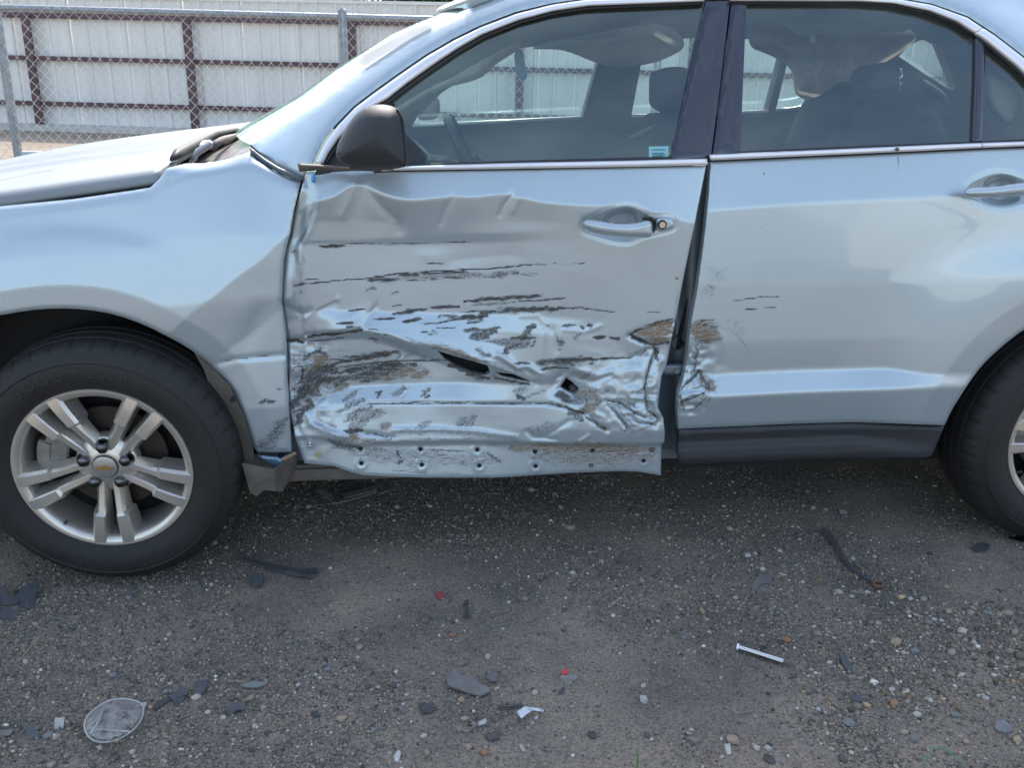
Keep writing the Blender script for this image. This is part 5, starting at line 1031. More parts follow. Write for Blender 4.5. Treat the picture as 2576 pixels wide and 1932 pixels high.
def cloth(name, pts, y, fold, mat, seed, step=6, it=2, amp=.02, thick=.006, fan=None):
    o = smooth_poly(pts, it)
    def d(px, py):
        dd = np.clip(seg_dist(np.stack([px, py], -1), o)/45, 0, 1)
        return y-fold*(1-(1-dd)**2)+amp*(vnoise(px/34.+seed, py/26.+seed, seed)-.5)+amp*.5*(vnoise(px/13., py/40., seed+3)-.5)+(0 if fan is None else fan[3]*dd*np.abs(np.sin(fan[2]*np.arctan2(py-fan[1], px-fan[0])+3*vnoise(px/60., py/60., seed+9))))
    return panel(name, o, d, mat, CAR, step=step, thick=thick, edge_r=0, back=True)
cloth('curtain_airbag', [(1330, 124), (1400, 122), (1440, 132), (1500, 158), (1546, 170), (1605, 166), (1665, 152), (1724, 122), (1718, 92), (1690, 66), (1640, 58), (1560, 70), (1450, 92), (1370, 106)], 1.45, .10, BAG, 3, amp=.035, fan=(1560, -40, 6., .035))
cloth('headliner_flap', [(1330, 122), (1400, 100), (1500, 88), (1570, 82), (1618, 72), (1632, 58), (1650, 74), (1708, 108), (1702, 116), (1680, 108), (1632, 78), (1600, 90), (1540, 106), (1450, 112), (1400, 118)], 1.28, .02, FLP, 7, 4, 1)
cloth('pillar_airbag', [(985, 280), (1010, 262), (1090, 214), (1130, 198), (1200, 158), (1270, 118), (1310, 104), (1308, 122), (1290, 134), (1240, 165), (1222, 188), (1190, 203), (1132, 217), (1090, 230), (1040, 258), (1000, 284)], 1.50, .03, BAG, 9, 5, 1)
cloth('window_sling', [(1292, 128), (1316, 124), (1322, 170), (1328, 198), (1306, 202), (1298, 170)], 1.50, .01, cloth_material('pale_blue_film', (.50, .70, .84)), 2, 4, 1, .006)
cloth('curtain_airbag', [(1884, 118), (1930, 134), (1965, 152), (1985, 166), (1998, 192), (1999, 228), (2012, 245), (2042, 254), (2078, 250), (2112, 236), (2160, 206), (2205, 168), (2258, 138), (2292, 110), (2310, 92), (2290, 70), (2200, 64), (2060, 60), (1960, 58), (1888, 70)], 1.15, .20, BAG, 5, amp=.05, fan=(2035, 300, 7., .06))
cloth('headliner_flap', [(1966, 56), (2000, 52), (2100, 57), (2200, 64), (2290, 70), (2270, 80), (2200, 84), (2150, 90), (2103, 95), (2066, 82), (2040, 92), (2012, 90), (1990, 74)], .86, .02, FLP, 11, 4, 1)
cloth('airbag_tag', [(2037, 88), (2053, 88), (2052, 106), (2044, 110), (2038, 106)], .84, .004, WAL, 4, 3, 1, .003)
box('cargo_floor', (3.2, .92, .78), (1.1, 1.4, .08), DRK, CAR)

# ---- cowl and wiper
cb = [A_((.17, .16, 1.05)), A_((.26, .16, 1.075)), A_((.34, .17, 1.10)), A_((.43, .20, 1.175))]
cw = across(cb, [(-.12, .01), (-.11, .02), (-.10, .02), (-.085, .0)], 'cowl', material('dusty_cowl_plastic', (.20, .19, .18), .6, noise=.6, nscale=18, vary=(.36, .34, .31), bump=.5, bscale=35), 40)
inflate('wiper_arm', [(484, 388), (492, 374), (528, 353), (537, 358), (534, 370), (500, 392), (494, 404), (482, 412), (474, 410)], .30, .02, .02, material('satin_grey_metal', (.30, .30, .32), .4, .5), CAR, step=4, width=7)
bm = bmesh.new(); tube(bm, [at_y(432, 400, .20)[0], at_y(448, 386, .28)[0], at_y(486, 366, .50)[0], at_y(540, 338, .80)[0], at_y(594, 328, 1.02)[0], at_y(606, 334, 1.04)[0]], [.006, .014, .014, .012, .012, .006], 8); from_bm('wiper_blade', bm, RUB, CAR, True)
bm = bmesh.new(); tube(bm, [at_y(534, 368, .40)[0], at_y(556, 352, .6)[0], at_y(566, 352, .7)[0], at_y(600, 338, .95)[0]], [.012, .010, .014, .006], 8); from_bm('wiper_arm', bm, PLG, CAR, True)
# paper sheet draped over the windscreen edge
def paper_depth(px, py):
    lr = np.interp(px, [890, 913, 985, 1040, 1090], [178, 170, 128, 94, 68]); return side_depth(px, lr)-.012+.0026*np.clip(lr-py, -4, 60)+.003*vnoise(px/22., py/16., 3)
PE = smooth_poly([(897, 147), (975, 104), (1060, 60), (1082, 62), (1090, 66), (1040, 92), (985, 126), (930, 158), (913, 168)], 1)
ps = panel('paper_sheet', PE, paper_depth, PAP, None, step=6, thick=.0, edge_r=0)
prop(ps, 'white paper sheet folded over the windscreen edge', 'paper')

# ------------------------------------------------------------------ loose gravel, stones and broken pieces on the ground
def stone_material(name, a, b_):
    return material(name, a, .85, noise=.5, nscale=35, vary=b_, bump=.4, bscale=120)
def gravel_material():
    m = bpy.data.materials.new('mixed_gravel'); m.use_nodes = True; t = m.node_tree; b = t.nodes['Principled BSDF']
    at = N(t, 'ShaderNodeAttribute', attribute_name='tone'); t.links.new(at.outputs['Color'], b.inputs['Base Color']); b.inputs['Roughness'].default_value = .85; b.inputs['Specular IOR Level'].default_value = .3
    return m
_bm = bmesh.new(); bmesh.ops.create_icosphere(_bm, subdivisions=1, radius=1); ICO_V = A_([v.co[:] for v in _bm.verts]); ICO_F = A_([[v.index for v in f.verts] for f in _bm.faces]); _bm.free()
_bm = bmesh.new(); bmesh.ops.create_icosphere(_bm, subdivisions=2, radius=1); IC2_V = A_([v.co[:] for v in _bm.verts]); IC2_F = A_([[v.index for v in f.verts] for f in _bm.faces]); _bm.free()
OCT_V = A_([(1, 0, 0), (-.9, .2, 0), (.1, 1, 0), (-.1, -1, .1), (0, .1, 1), (0, 0, -1)], float); OCT_F = A_([(0, 2, 4), (2, 1, 4), (1, 3, 4), (3, 0, 4), (2, 0, 5), (1, 2, 5), (3, 1, 5), (0, 3, 5)])
def build_gravel(n_big=34000, n_small=190000):
    rg = np.random.default_rng(11); VV, FF, CC = [], [], []; base = 0
    for n, BV, BF, small in ((n_big, ICO_V, ICO_F, False), (n_small, OCT_V, OCT_F, True)):
        x = rg.uniform(-1.0, 3.5, n*3); y = rg.uniform(-1.12, 1.0 if small else 1.2, n*3)
        cl = .55*vnoise(x*1.6+2, y*1.9+7, 31)+.30*vnoise(x*5, y*5, 32)+.15*vnoise(x*14, y*14, 33); right = sstep(1.3, 2.6, x)*sstep(.1, -.6, y)
        dens = (.16 if small else .10)+.84*sstep(.40, .64, cl+.10*right)
        keep = rg.random(n*3) < dens; x, y, right = x[keep][:n], y[keep][:n], right[keep][:n]; n = len(x); nv = len(BV)
        if small: r = .0013+.0019*rg.random(n)**1.6
        else: r = .0026+.0030*rg.random(n)**2.2+np.where(rg.random(n) > .96-.06*right, .0068*rg.random(n)**1.4, 0)
        r = r*(1+.40*right)
        sc = np.stack([rg.uniform(.7, 1.35, n), rg.uniform(.7, 1.2, n), rg.uniform(.5, .95, n)], -1)*r[:, None]
        a = rg.uniform(0, 6.283, n); ca, sa = np.cos(a), np.sin(a); P = BV[None]*(1+rg.uniform(-.28, .28, (n, nv, 1)))*sc[:, None]
        X = P[..., 0]*ca[:, None]-P[..., 1]*sa[:, None]+x[:, None]; Y = P[..., 0]*sa[:, None]+P[..., 1]*ca[:, None]+y[:, None]; Z = P[..., 2]+(ground_z(x, y)+sc[:, 2]*.4)[:, None]
        VV.append(np.stack([X, Y, Z], -1).reshape(-1, 3)); FF.append((BF[None]+(base+np.arange(n)*nv)[:, None, None]).reshape(-1, 3)); base += n*nv
        k = np.clip(rg.random(n)+.10*right, 0, .999); v = rg.uniform(.45, 1.35, n)[:, None]
        c = np.where((k < .40)[:, None], A_([.16, .152, .138]), np.where((k < .83)[:, None], A_([.28, .242, .195]), np.where((k < .95)[:, None], A_([.40, .36, .30]), np.where((k < .97)[:, None], A_([.60, .56, .49]), A_([.38, .27, .17])))))*v
        col = np.ones((n, nv, 4), np.float32); col[..., :3] = c[:, None]; CC.append(col.reshape(-1, 4))
    V_, F_, col = np.vstack(VV), np.vstack(FF), np.vstack(CC)
    me = bpy.data.meshes.new('gravel'); me.vertices.add(len(V_)); me.vertices.foreach_set('co', V_.ravel()); me.loops.add(F_.size); me.loops.foreach_set('vertex_index', F_.ravel().astype(np.int32))
    me.polygons.add(len(F_)); me.polygons.foreach_set('loop_start', (np.arange(len(F_))*3).astype(np.int32)); me.update(calc_edges=True)
    at = me.attributes.new('tone', 'FLOAT_COLOR', 'POINT'); at.data.foreach_set('color', col.ravel())
    o = link('gravel', me, gravel_material(), None, False); o['kind'] = 'stuff'
build_gravel()

PALE = stone_material('pale_stone', (.46, .44, .41), (.34, .32, .29)); TANS = stone_material('tan_stone', (.40, .31, .22), (.28, .21, .15)); GRYS = stone_material('grey_stone', (.22, .225, .23), (.15, .15, .155)); DRKS = stone_material('dark_stone', (.06, .063, .068), (.09, .088, .085)); ORGS = stone_material('rust_stone', (.38, .20, .11), (.27, .15, .09))
def stone(px, py, w, mat, label, group=None, flatn=.65):
    g = at_z(px, py)[0]; s = w*.5*np.linalg.norm(g-CP)/F; rg = np.random.default_rng(int(px*7+py))
    v = IC2_V*(1+.30*(rg.random((len(IC2_V), 1))-.5)); cut = rg.normal(size=(5, 3)); cut /= np.linalg.norm(cut, axis=1)[:, None]
    for c in cut:                                              # flat broken faces
        d = v @ c; k = d > .72; v[k] -= np.outer(d[k]-.72, c)
    v = v*[s*rg.uniform(.85, 1.15), s*rg.uniform(.75, 1.), s*flatn*rg.uniform(.8, 1.1)]; a = rg.uniform(0, 6.28); R_ = A_([[math.cos(a), -math.sin(a), 0], [math.sin(a), math.cos(a), 0], [0, 0, 1]])
    z = float(ground_z(g[0], g[1]))+s*flatn*.55
    o = pydata('stone', v @ R_.T, IC2_F, mat, None, False); o.location = (g[0], g[1], z); prop(o, label, 'stone', group); return o
PL = ('small pale stone lying loose on the dark gravel', 'pale loose stones'); TL = ('small tan stone lying loose on the dark gravel', 'tan loose stones'); GL = ('small grey stone lying loose on the dark gravel', 'grey loose stones')
for px, py, w in ((1440, 1441, 17), (1312, 1482, 0), (1881, 1396, 20), (1962, 1381, 15), (2144, 1498, 13), (2181, 1491, 16), (2088, 1661, 15), (1846, 1540, 0), (2291, 1509, 17), (1065, 1846, 18), (408, 1703, 14), (395, 1687, 11), (428, 1714, 13), (750, 1716, 15), (523, 1789, 16), (560, 1802, 16), (1905, 1877, 20), (1932, 1879, 18), (2283, 1740, 16), (2245, 1734, 16), (1228, 1646, 18), (1345, 1740, 20), (1250, 1727, 14), (2307, 1800, 22), (2145, 1401, 14), (1280, 1515, 12), (1265, 1580, 12), (1700, 1470, 12), (1850, 1500, 14), (1560, 1500, 11), (818, 1772, 14), (1000, 1720, 13), (1620, 1720, 14), (2200, 1400, 12), (660, 1440, 14), (1150, 1560, 12), (640, 1820, 14), (330, 1880, 14), (1420, 1850, 13), (2420, 1700, 15), (2480, 1760, 18), (1090, 1690, 12), (1740, 1830, 14), (2060, 1780, 13), (2350, 1560, 13), (2450, 1620, 14), (980, 1500, 11), (900, 1650, 12), (1180, 1480, 11), (2020, 1460, 12), (1560, 1640, 12), (1640, 1860, 14), (1350, 1800, 14), (250, 1870, 13), (2140, 1560, 14), (2100, 1600, 12)):
    if w: stone(px, py, w, PALE, *PL)
for px, py, w in ((1312, 1482, 14), (860, 1804, 24), (1170, 1804, 22), (882, 1526, 16), (1179, 1875, 20), (662, 1773, 17), (2386, 1540, 20), (2558, 1866, 24), (2210, 1566, 18), (573, 1485, 15), (1160, 1757, 20), (2430, 1870, 18), (1500, 1720, 14), (2330, 1760, 15), (2380, 1480, 14), (1075, 1890, 16)): stone(px, py, w, TANS, *TL)
for px, py, w in ((282, 1690, 20), (824, 1679, 20), (417, 1736, 18), (1162, 1665, 20), (1965, 1529, 18), (2302, 1641, 24), (2150, 1700, 18), (1720, 1600, 16), (1380, 1880, 16), (560, 1640, 14), (200, 1640, 15), (700, 1860, 16), (1010, 1780, 15), (1810, 1720, 16), (2040, 1870, 18), (2480, 1540, 16), (2400, 1800, 22), (2300, 1860, 20), (1290, 1650, 15), (940, 1830, 16)): stone(px, py, w, GRYS, *GL)
stone(1435, 1331, 28, TANS, 'knobbly tan stone on the dark gravel below the driver door handle'); stone(1418, 1322, 13, PALE, 'little pale stone touching the knobbly tan one')
stone(1653, 1323, 22, GRYS, 'flat grey pebble beneath the rear door front edge', None, .35); stone(2254, 1616, 32, TANS, 'large rounded beige stone between the silver rod and the right edge')
stone(1846, 1858, 32, TANS, 'large tan stone near the bottom edge below the silver rod'); stone(2519, 1830, 44, GRYS, 'large flat grey stone in the lower right corner', None, .3); stone(2135, 1813, 34, GRYS, 'large grey stone right of the tan one near the bottom edge', None, .4)
stone(1620, 1758, 28, PALE, 'rounded pale stone alone below the silver rod left end'); stone(119, 1845, 28, GRYS, 'flat grey stone beside the white label scrap at lower left', None, .35); stone(1936, 1906, 34, DRKS, 'round black stone at the bottom edge', None, .3)
stone(2249, 1770, 22, ORGS, 'rust orange stone in the lower right gravel'); stone(1219, 1888, 22, ORGS, 'rust orange stone at the bottom edge near the middle'); stone(1980, 1606, 20, ORGS, 'pinkish orange stone right above the silver rod right end'); stone(1490, 1844, 24, DRKS, 'dark rounded stone in the lower middle gravel')
stone(1140, 1592, 18, ORGS, 'brownish red pebble above the large grey shard')

LAND = {'the knobbly tan stone': (1435, 1331), 'the silver rod': (1920, 1650), 'the clear oval lens': (285, 1815), 'the large notched grey shard': (1178, 1722), 'the rubber strap ring': (2210, 1470), 'the front tyre': (285, 1440), 'the black trim strip': (695, 1425), 'the shard cluster at the left edge': (50, 1510), 'the red chip on the flake': (1420, 1690), 'the chrome fragment': (1340, 1790), 'the dull red chip': (1103, 1496), 'the brass ring': (2060, 1456), 'the greenish fragment': (640, 1722), 'the large flat grey stone': (2519, 1830), 'the large tan stone': (1846, 1858), 'the grass blade': (1605, 1890), 'the rear tyre': (2560, 1340), 'the triangular shard': (505, 1735)}
def single_out(objs):
    """every small stone is told apart by its nearest landmark and the side it lies on"""
    by = {}
    for o in objs:
        p = project(A_([list(o.location)]))[0]; ln, lp = min(LAND.items(), key=lambda q: np.hypot(*(p-A_(q[1])))); d = p-A_(lp)
        ho = 'left' if d[0] < 0 else 'right'; ve = 'above' if d[1] < 0 else 'below'; a, b = abs(d[0]), abs(d[1])
        side = f'{ho} of' if a > 2.4*b else ve if b > 2.4*a else f'{ve} and {ho} of'
        by.setdefault((o['label'].split()[1], ln, side), []).append((float(np.hypot(*d)), o))
    words_ = ['', 'second ', 'third ', 'fourth ', 'fifth ', 'sixth ', 'seventh ']
    for (tone, ln, side), v in by.items():
        v.sort(key=lambda q: q[0])
        for k, (d, o) in enumerate(v): o['label'] = f'{words_[k]}nearest small {tone} stone {side} {ln}' if len(v) > 1 else f'small {tone} stone {side} {ln}'
single_out([o for o in C.objects if o.name.startswith('stone') and 'group' in o.keys()])

def shard(name, pts, mat, label, cat, th=.003, lift=.004, tilt=.0, group=None, curl=0., step=12):
    """a broken flat piece lying on the ground: closed slab that leans and curls a little"""
    pts = A_(pts, float); P, T = cdt(pts, step); c = pts.mean(0); g = at_z(P[:, 0], P[:, 1], .004); gc = at_z(*c, .004)[0]
    u = (P-c)/max(8., np.abs(pts-c).max()); z0 = float(ground_z(gc[0], gc[1]))
    g[:, 2] = z0+lift+tilt*(-u[:, 1])*.5+curl*(u[:, 0]**2)+.0015*vnoise(P[:, 0]/9., P[:, 1]/9., 4)
    # tilt keeps the piece on its sight lines
    g2 = np.stack([at_z(P[i, 0], P[i, 1], g[i, 2])[0] for i in range(len(P))]); top = g2; bot = g2-A_((0, 0, th)); n = len(P)
    nn = np.cross(top[T[:, 1]]-top[T[:, 0]], top[T[:, 2]]-top[T[:, 0]]); T = T.copy(); fl = nn[:, 2] < 0; T[fl] = T[fl][:, ::-1]
    E2 = np.concatenate([T[:, [0, 1]], T[:, [1, 2]], T[:, [2, 0]]]); ky = np.minimum(E2[:, 0], E2[:, 1])*n+np.maximum(E2[:, 0], E2[:, 1]); _, ix, ct = np.unique(ky, return_index=True, return_counts=True)
    f = [tuple(t) for t in T]+[tuple(n+t[::-1]) for t in T]+[(b, a, n+a, n+b) for a, b in E2[ix[ct == 1]]]
    o = pydata(name, np.vstack([top, bot]), f, mat, None, False); prop(o, label, cat, group); return o
BLP = material('dusty_black_plastic', (.055, .062, .070), .55, noise=.5, nscale=30, vary=(.095, .095, .095), bump=.3, bscale=200); GRP = material('dusty_grey_plastic', (.20, .19, .18), .6, noise=.4, nscale=25, vary=(.14, .135, .13), bump=.3, bscale=150)
def frosted(name, c, k):
    m = bpy.data.materials.new(name); m.use_nodes = True; t = m.node_tree; b = t.nodes['Principled BSDF']; b.inputs['Base Color'].default_value = (*c, 1); b.inputs['Roughness'].default_value = .3
    tr = N(t, 'ShaderNodeBsdfTransparent'); mx = N(t, 'ShaderNodeMixShader'); tc = N(t, 'ShaderNodeTexCoord'); no = N(t, 'ShaderNodeTexNoise', Scale=38., Detail=6.0); t.links.new(tc.outputs['Object'], no.inputs['Vector'])
    mr = N(t, 'ShaderNodeMapRange'); t.links.new(no.outputs['Fac'], mr.inputs['Value']); mr.inputs['From Min'].default_value = .35; mr.inputs['From Max'].default_value = .65; mr.inputs['To Min'].default_value = k-.22; mr.inputs['To Max'].default_value = k+.22
    t.links.new(mr.outputs[0], mx.inputs[0]); t.links.new(tr.outputs[0], mx.inputs[1]); t.links.new(b.outputs[0], mx.inputs[2]); t.links.new(mx.outputs[0], t.nodes['Material Output'].inputs[0]); MATS[name] = m; return m
CLR = frosted('scuffed_clear_plastic', (.46, .46, .44), .27); WHT = material('white_scrap', (.50, .49, .46), .6)
def z8(x, y): return (x/2.267, 1200+y/2.267)
shard('trim_strip', [z8(1350, 455), (760, 1432-0), (797, 1428), (793, 1444), (780, 1447), (700, 1434), (650, 1420)], BLP, 'long flat black trim strip lying behind the front wheel', 'debris', .012, .014)
shard('plastic_shard', [z8(1415, 560), z8(1450, 545), z8(1505, 550), z8(1495, 610), z8(1450, 640), z8(1425, 600)], BLP, 'small broken black plastic clip just below the trim strip', 'debris', .008, .014, .02)
shard('plastic_shard', [z8(95, 670), z8(130, 625), z8(220, 585), z8(195, 775), z8(125, 780)], BLP, 'upright looking dark shard at the left edge, right one of the cluster', 'debris', .003, .010, .03)
shard('plastic_shard', [z8(-30, 640), z8(30, 615), z8(45, 680), z8(110, 690), z8(100, 725), z8(20, 735), z8(-30, 720)], BLP, 'ragged dark shard at the left edge, upper one of the cluster', 'debris', .003, .012, .03)
shard('plastic_shard', [z8(-30, 740), z8(40, 745), z8(100, 780), z8(95, 810), z8(-30, 812)], BLP, 'low dark shard at the left edge, lowest of the cluster', 'debris', .003, .008, .02)
shard('plastic_shard', [z8(720, 640), z8(750, 625), z8(765, 680), z8(735, 695)], BLP, 'tiny dark shard below the front tyre', 'debris', .003, .008, .02)
shard('plastic_shard', [z8(868, 1325), z8(890, 1285), z8(965, 1245), z8(975, 1270), z8(900, 1318)], BLP, 'thin dark sliver beside the clear lens', 'debris', .003, .006)
shard('plastic_shard', [z8(960, 1250), z8(1040, 1195), z8(1080, 1215), z8(1065, 1240), z8(985, 1270)], BLP, 'dark four sided shard between sliver and triangle near the lens', 'debris', .003, .010, .02)
shard('plastic_shard', [z8(975, 1272), z8(1062, 1243), z8(1045, 1275), z8(1010, 1305)], BLP, 'dark shard half under the four sided one near the lens', 'debris', .003, .005)
shard('plastic_shard', [z8(1110, 1170), z8(1165, 1155), z8(1190, 1185), z8(1150, 1240), z8(1102, 1270)], BLP, 'dark triangular shard right of the clear lens', 'debris', .003, .012, .03)
shard('plastic_shard', [z8(1370, 1185), z8(1440, 1165), z8(1500, 1170), z8(1530, 1150), z8(1525, 1175), z8(1470, 1200), z8(1400, 1200)], material('greenish_grey_plastic', (.17, .19, .17), .5), 'crooked greenish grey fragment above the white flakes', 'debris', .003, .010, .03)
shard('plastic_shard', [z8(1280, 1325), z8(1330, 1285), z8(1390, 1290), z8(1400, 1325), z8(1350, 1330), z8(1310, 1365)], BLP, 'dark curved shard beside the white flakes', 'debris', .003, .009, .02)
shard('plastic_shard', [z8(1595, 1295), z8(1620, 1250), z8(1655, 1235), z8(1630, 1270)], GRP, 'thin curved grey sliver pointing up right', 'debris', .003, .008, .02)
shard('wood_chip', [z8(1380, 1280), z8(1420, 1248), z8(1452, 1238), z8(1440, 1262)], TANS, 'brown wooden chip left of the curved sliver', 'wood chip', .005, .009)
shard('plastic_shard', [z8(145, 1420), z8(190, 1400), z8(230, 1500), z8(150, 1508)], BLP, 'dark shard below the white label scrap at lower left', 'debris', .003, .008, .02)
shard('plastic_shard', [z8(0, 1445), z8(80, 1435), z8(60, 1470), z8(0, 1480)], GRP, 'grey green chip at the lower left edge', 'debris', .003, .007)
shard('label_scrap', [z8(312, 1375), z8(368, 1372), z8(360, 1435), z8(308, 1445)], WHT, 'small white rectangular label scrap at lower left', 'scrap', .001, .012, .03)
shard('plastic_shard', [z8(1775, 1340), z8(1815, 1335), z8(1825, 1360), z8(1785, 1365)], BLP, 'small square dark chip beside the tan stone', 'debris', .003, .006)
def m8(x, y): return (800+x/2.267, 1200+y/2.267)
def r8(x, y): return (1676+x/2.267, 1200+y/2.267)
shard('plastic_shard', [m8(730, 1130), m8(785, 1095), m8(805, 1130), m8(870, 1135), m8(920, 1180), m8(985, 1205), m8(975, 1225), m8(925, 1247), m8(860, 1230), m8(800, 1210), m8(740, 1185)], GRP, 'large dusty grey shard with a notched top near the middle', 'debris', .004, .016, .03)
shard('plastic_shard', [m8(960, 1140), m8(1000, 1115), m8(1025, 1120), m8(1020, 1160), m8(985, 1168)], GRP, 'small grey chip just right of the large notched shard', 'debris', .004, .008)
shard('metal_fragment', [m8(1130, 1340), m8(1180, 1310), m8(1245, 1318), m8(1290, 1330), m8(1285, 1342), m8(1225, 1332), m8(1190, 1355), m8(1160, 1380)], STL, 'bent shiny chrome fragment near the bottom middle', 'debris', .002, .014, .03, None, .012)
shard('paper_scrap', [m8(905, 1405), m8(960, 1375), m8(958, 1405), m8(915, 1420)], WHT, 'little white scrap beside the grey twig', 'scrap', .001, .010, .02)
shard('paper_scrap', [m8(435, 1590), m8(460, 1555), m8(472, 1575), m8(460, 1625), m8(435, 1620)], WHT, 'white flake at the bottom edge left of the middle', 'scrap', .002, .010, .02)
shard('paper_scrap', [m8(1147, 1530), m8(1160, 1522), m8(1185, 1562), m8(1165, 1565)], WHT, 'white flake at the bottom edge right of the middle', 'scrap', .002, .010, .02)
shard('plastic_shard', [m8(1365, 1240), m8(1395, 1195), m8(1410, 1205), m8(1390, 1248)], BLP, 'dark sliver standing below the red chip', 'debris', .003, .008, .02)
shard('plastic_shard', [m8(950, 1470), m8(1010, 1450), m8(1050, 1465), m8(1030, 1490), m8(975, 1500)], BLP, 'dark flat shard below the grey twig', 'debris', .003, .007)
shard('plastic_shard', [m8(838, 705), m8(858, 695), m8(860, 800), m8(840, 808)], BLP, 'narrow dark strip upright in the centre gravel', 'debris', .003, .007)
shard('plastic_shard', [m8(570, 1290), m8(640, 1285), m8(665, 1310), m8(650, 1345), m8(590, 1350)], BLP, 'dull black flake sunk in the gravel left of the grey shard', 'debris', .002, .004)
shard('clear_flake', [m8(1380, 1140), m8(1420, 1110), m8(1480, 1105), m8(1475, 1150), m8(1430, 1190), m8(1395, 1165)], CLR, 'clear plastic flake under the red chip', 'debris', .002, .008)
RED = material('red_lens', (.55, .04, .05), .3, coat=.5)
shard('red_chip', [m8(1385, 1105), m8(1405, 1095), m8(1428, 1105), m8(1420, 1122), m8(1390, 1124)], RED, 'bright red lens chip on the clear flake', 'debris', .004, .014, .01, None, 0, 5)
shard('red_chip', [m8(665, 665), m8(700, 650), m8(722, 668), m8(710, 695), m8(680, 700)], material('dull_red_lens', (.30, .05, .06), .6), 'dull dark red lens chip in the middle gravel', 'debris', .002, .007, .01, None, 0, 5)
shard('plastic_shard', [r8(985, 1000), r8(1015, 992), r8(1065, 1090), r8(1050, 1115), r8(1010, 1075)], BLP, 'dark lozenge shard right of the silver rod', 'debris', .003, .009, .02)
shard('plastic_shard', [r8(1050, 1245), r8(1075, 1240), r8(1135, 1275), r8(1125, 1290), r8(1065, 1275)], BLP, 'dark sliver in the lower right gravel', 'debris', .003, .008, .02)
shard('plastic_shard', [r8(480, 625), r8(520, 570), r8(605, 545), r8(600, 600), r8(540, 610), r8(500, 650)], GRP, 'thin grey translucent looking flake left of the brass ring', 'debris', .002, .006, .01)
shard('plastic_shard', [r8(1735, 400), r8(1800, 370), r8(1850, 385), r8(1830, 420), r8(1770, 425)], BLP, 'dark flake below the rear tyre', 'debris', .003, .007)
shard('paper_scrap', [r8(332, 1525), r8(362, 1522), r8(372, 1575), r8(350, 1588)], WHT, 'white flat flake left of the pale stones at the bottom', 'scrap', .002, .012, .02)
shard('paper_scrap', [r8(985, 185), r8(1020, 188), r8(1035, 205), r8(995, 208)], WHT, 'white flake in the shade under the rear door', 'scrap', .002, .008)
shard('foil_strip', [r8(1930, 345), r8(2045, 335), r8(2045, 372), r8(1985, 360)], STL, 'pale foil strip under the rear tyre edge', 'scrap', .001, .008)
shard('glass_fragment', [(1488, 1195), (1520, 1190), (1545, 1205), (1540, 1216), (1512, 1214)], CLR, 'clear glass fragment in the shade under the driver door', 'debris', .003, .010)
# clear oval lens
ln = [z8(475+0, 1420), z8(500, 1360), z8(570, 1300), z8(650, 1268), z8(740, 1268), z8(805, 1290), z8(822, 1335), z8(800, 1400), z8(745, 1460), z8(660, 1505), z8(570, 1518), z8(505, 1490)]
lens = smooth_poly(ln, 2); P, T = cdt(lens, 7); dd = np.clip(seg_dist(P, lens)/34., 0, 1); zc = .006+.022*np.sqrt(1-(1-dd)**2)
X0 = np.stack([at_z(*P[i], zc[i])[0] for i in range(len(P))]); nn = np.cross(X0[T[:, 1]]-X0[T[:, 0]], X0[T[:, 2]]-X0[T[:, 0]]); T[nn[:, 2] < 0] = T[nn[:, 2] < 0][:, ::-1]
lo = pydata('clear_lens', X0, T, CLR, None); prop(lo, 'cloudy clear oval plastic lens lying at lower left', 'lens'); md = lo.modifiers.new('thickness', 'SOLIDIFY'); md.thickness = .002
RIMM = material('frosted_plastic', (.50, .50, .49), .45)
bm = bmesh.new(); tube(bm, [at_z(*p, .008)[0] for p in lens], .0022, 6, True); from_bm('lens_rim', bm, RIMM, lo, True)
bm = bmesh.new(); tube(bm, [at_z(*p, .024)[0] for p in (z8(585, 1335), z8(560, 1400), z8(515, 1465))], .0022, 6); from_bm('lens_crease', bm, RIMM, lo, True)
bm = bmesh.new(); tube(bm, [at_z(*p, .022)[0] for p in (z8(545, 1440), z8(640, 1445), z8(745, 1455))], .002, 6); from_bm('lens_crease', bm, RIMM, lo, True)
shard('lens_tab', [z8(808, 1290), z8(835, 1285), z8(828, 1310), z8(815, 1325)], RIMM, None, None, .004, .010).parent = lo
def rod(name, pts, rad, mat, label, cat, z=.012, seg=8):
    bm = bmesh.new(); tube(bm, [at_z(*p, (z if np.isscalar(z) else z[i]))[0]+A_((0, 0, float(ground_z(*at_z(*p)[0][:2])))) for i, p in enumerate(pts)], rad, seg); o = from_bm(name, bm, mat, None, True, 40)
    if label: prop(o, label, cat)
    return o
rd = rod('silver_rod', [r8(408, 962), r8(670, 1040)], .0075, STL, 'shiny silver metal rod lying on the gravel at lower right', 'rod', .012, 10)
rt = rod('rod_tip', [r8(668, 1040), r8(690, 1048), r8(738, 1068)], [.006, .005, .0035], PLG, None, None, .012); rt.parent = rd
rt = rod('rod_end', [r8(405, 961), r8(416, 964)], .009, CHR, None, None, .012); rt.parent = rd
cord = rod('rubber_strap', [r8(890, 295), r8(930, 320), r8(965, 370), r8(995, 425), r8(1030, 480), r8(1080, 530), r8(1130, 570), r8(1180, 598)], [.007, .012, .011, .008, .006, .0055, .0055, .006], BLP, 'black rubber strap with a rusty end ring on the right', 'strap', .009)
RST = material('rusty_iron', (.17, .10, .07), .8, noise=.5, nscale=60, bump=.4, bscale=150)
bm = bmesh.new(); c = at_z(*r8(1207, 612), .014)[0]; tube(bm, [c+A_((math.cos(k*.5236)*.0135, math.sin(k*.5236)*.0135, 0)) for k in range(12)], .0055, 8, True); from_bm('end_ring', bm, RST, cord, True)
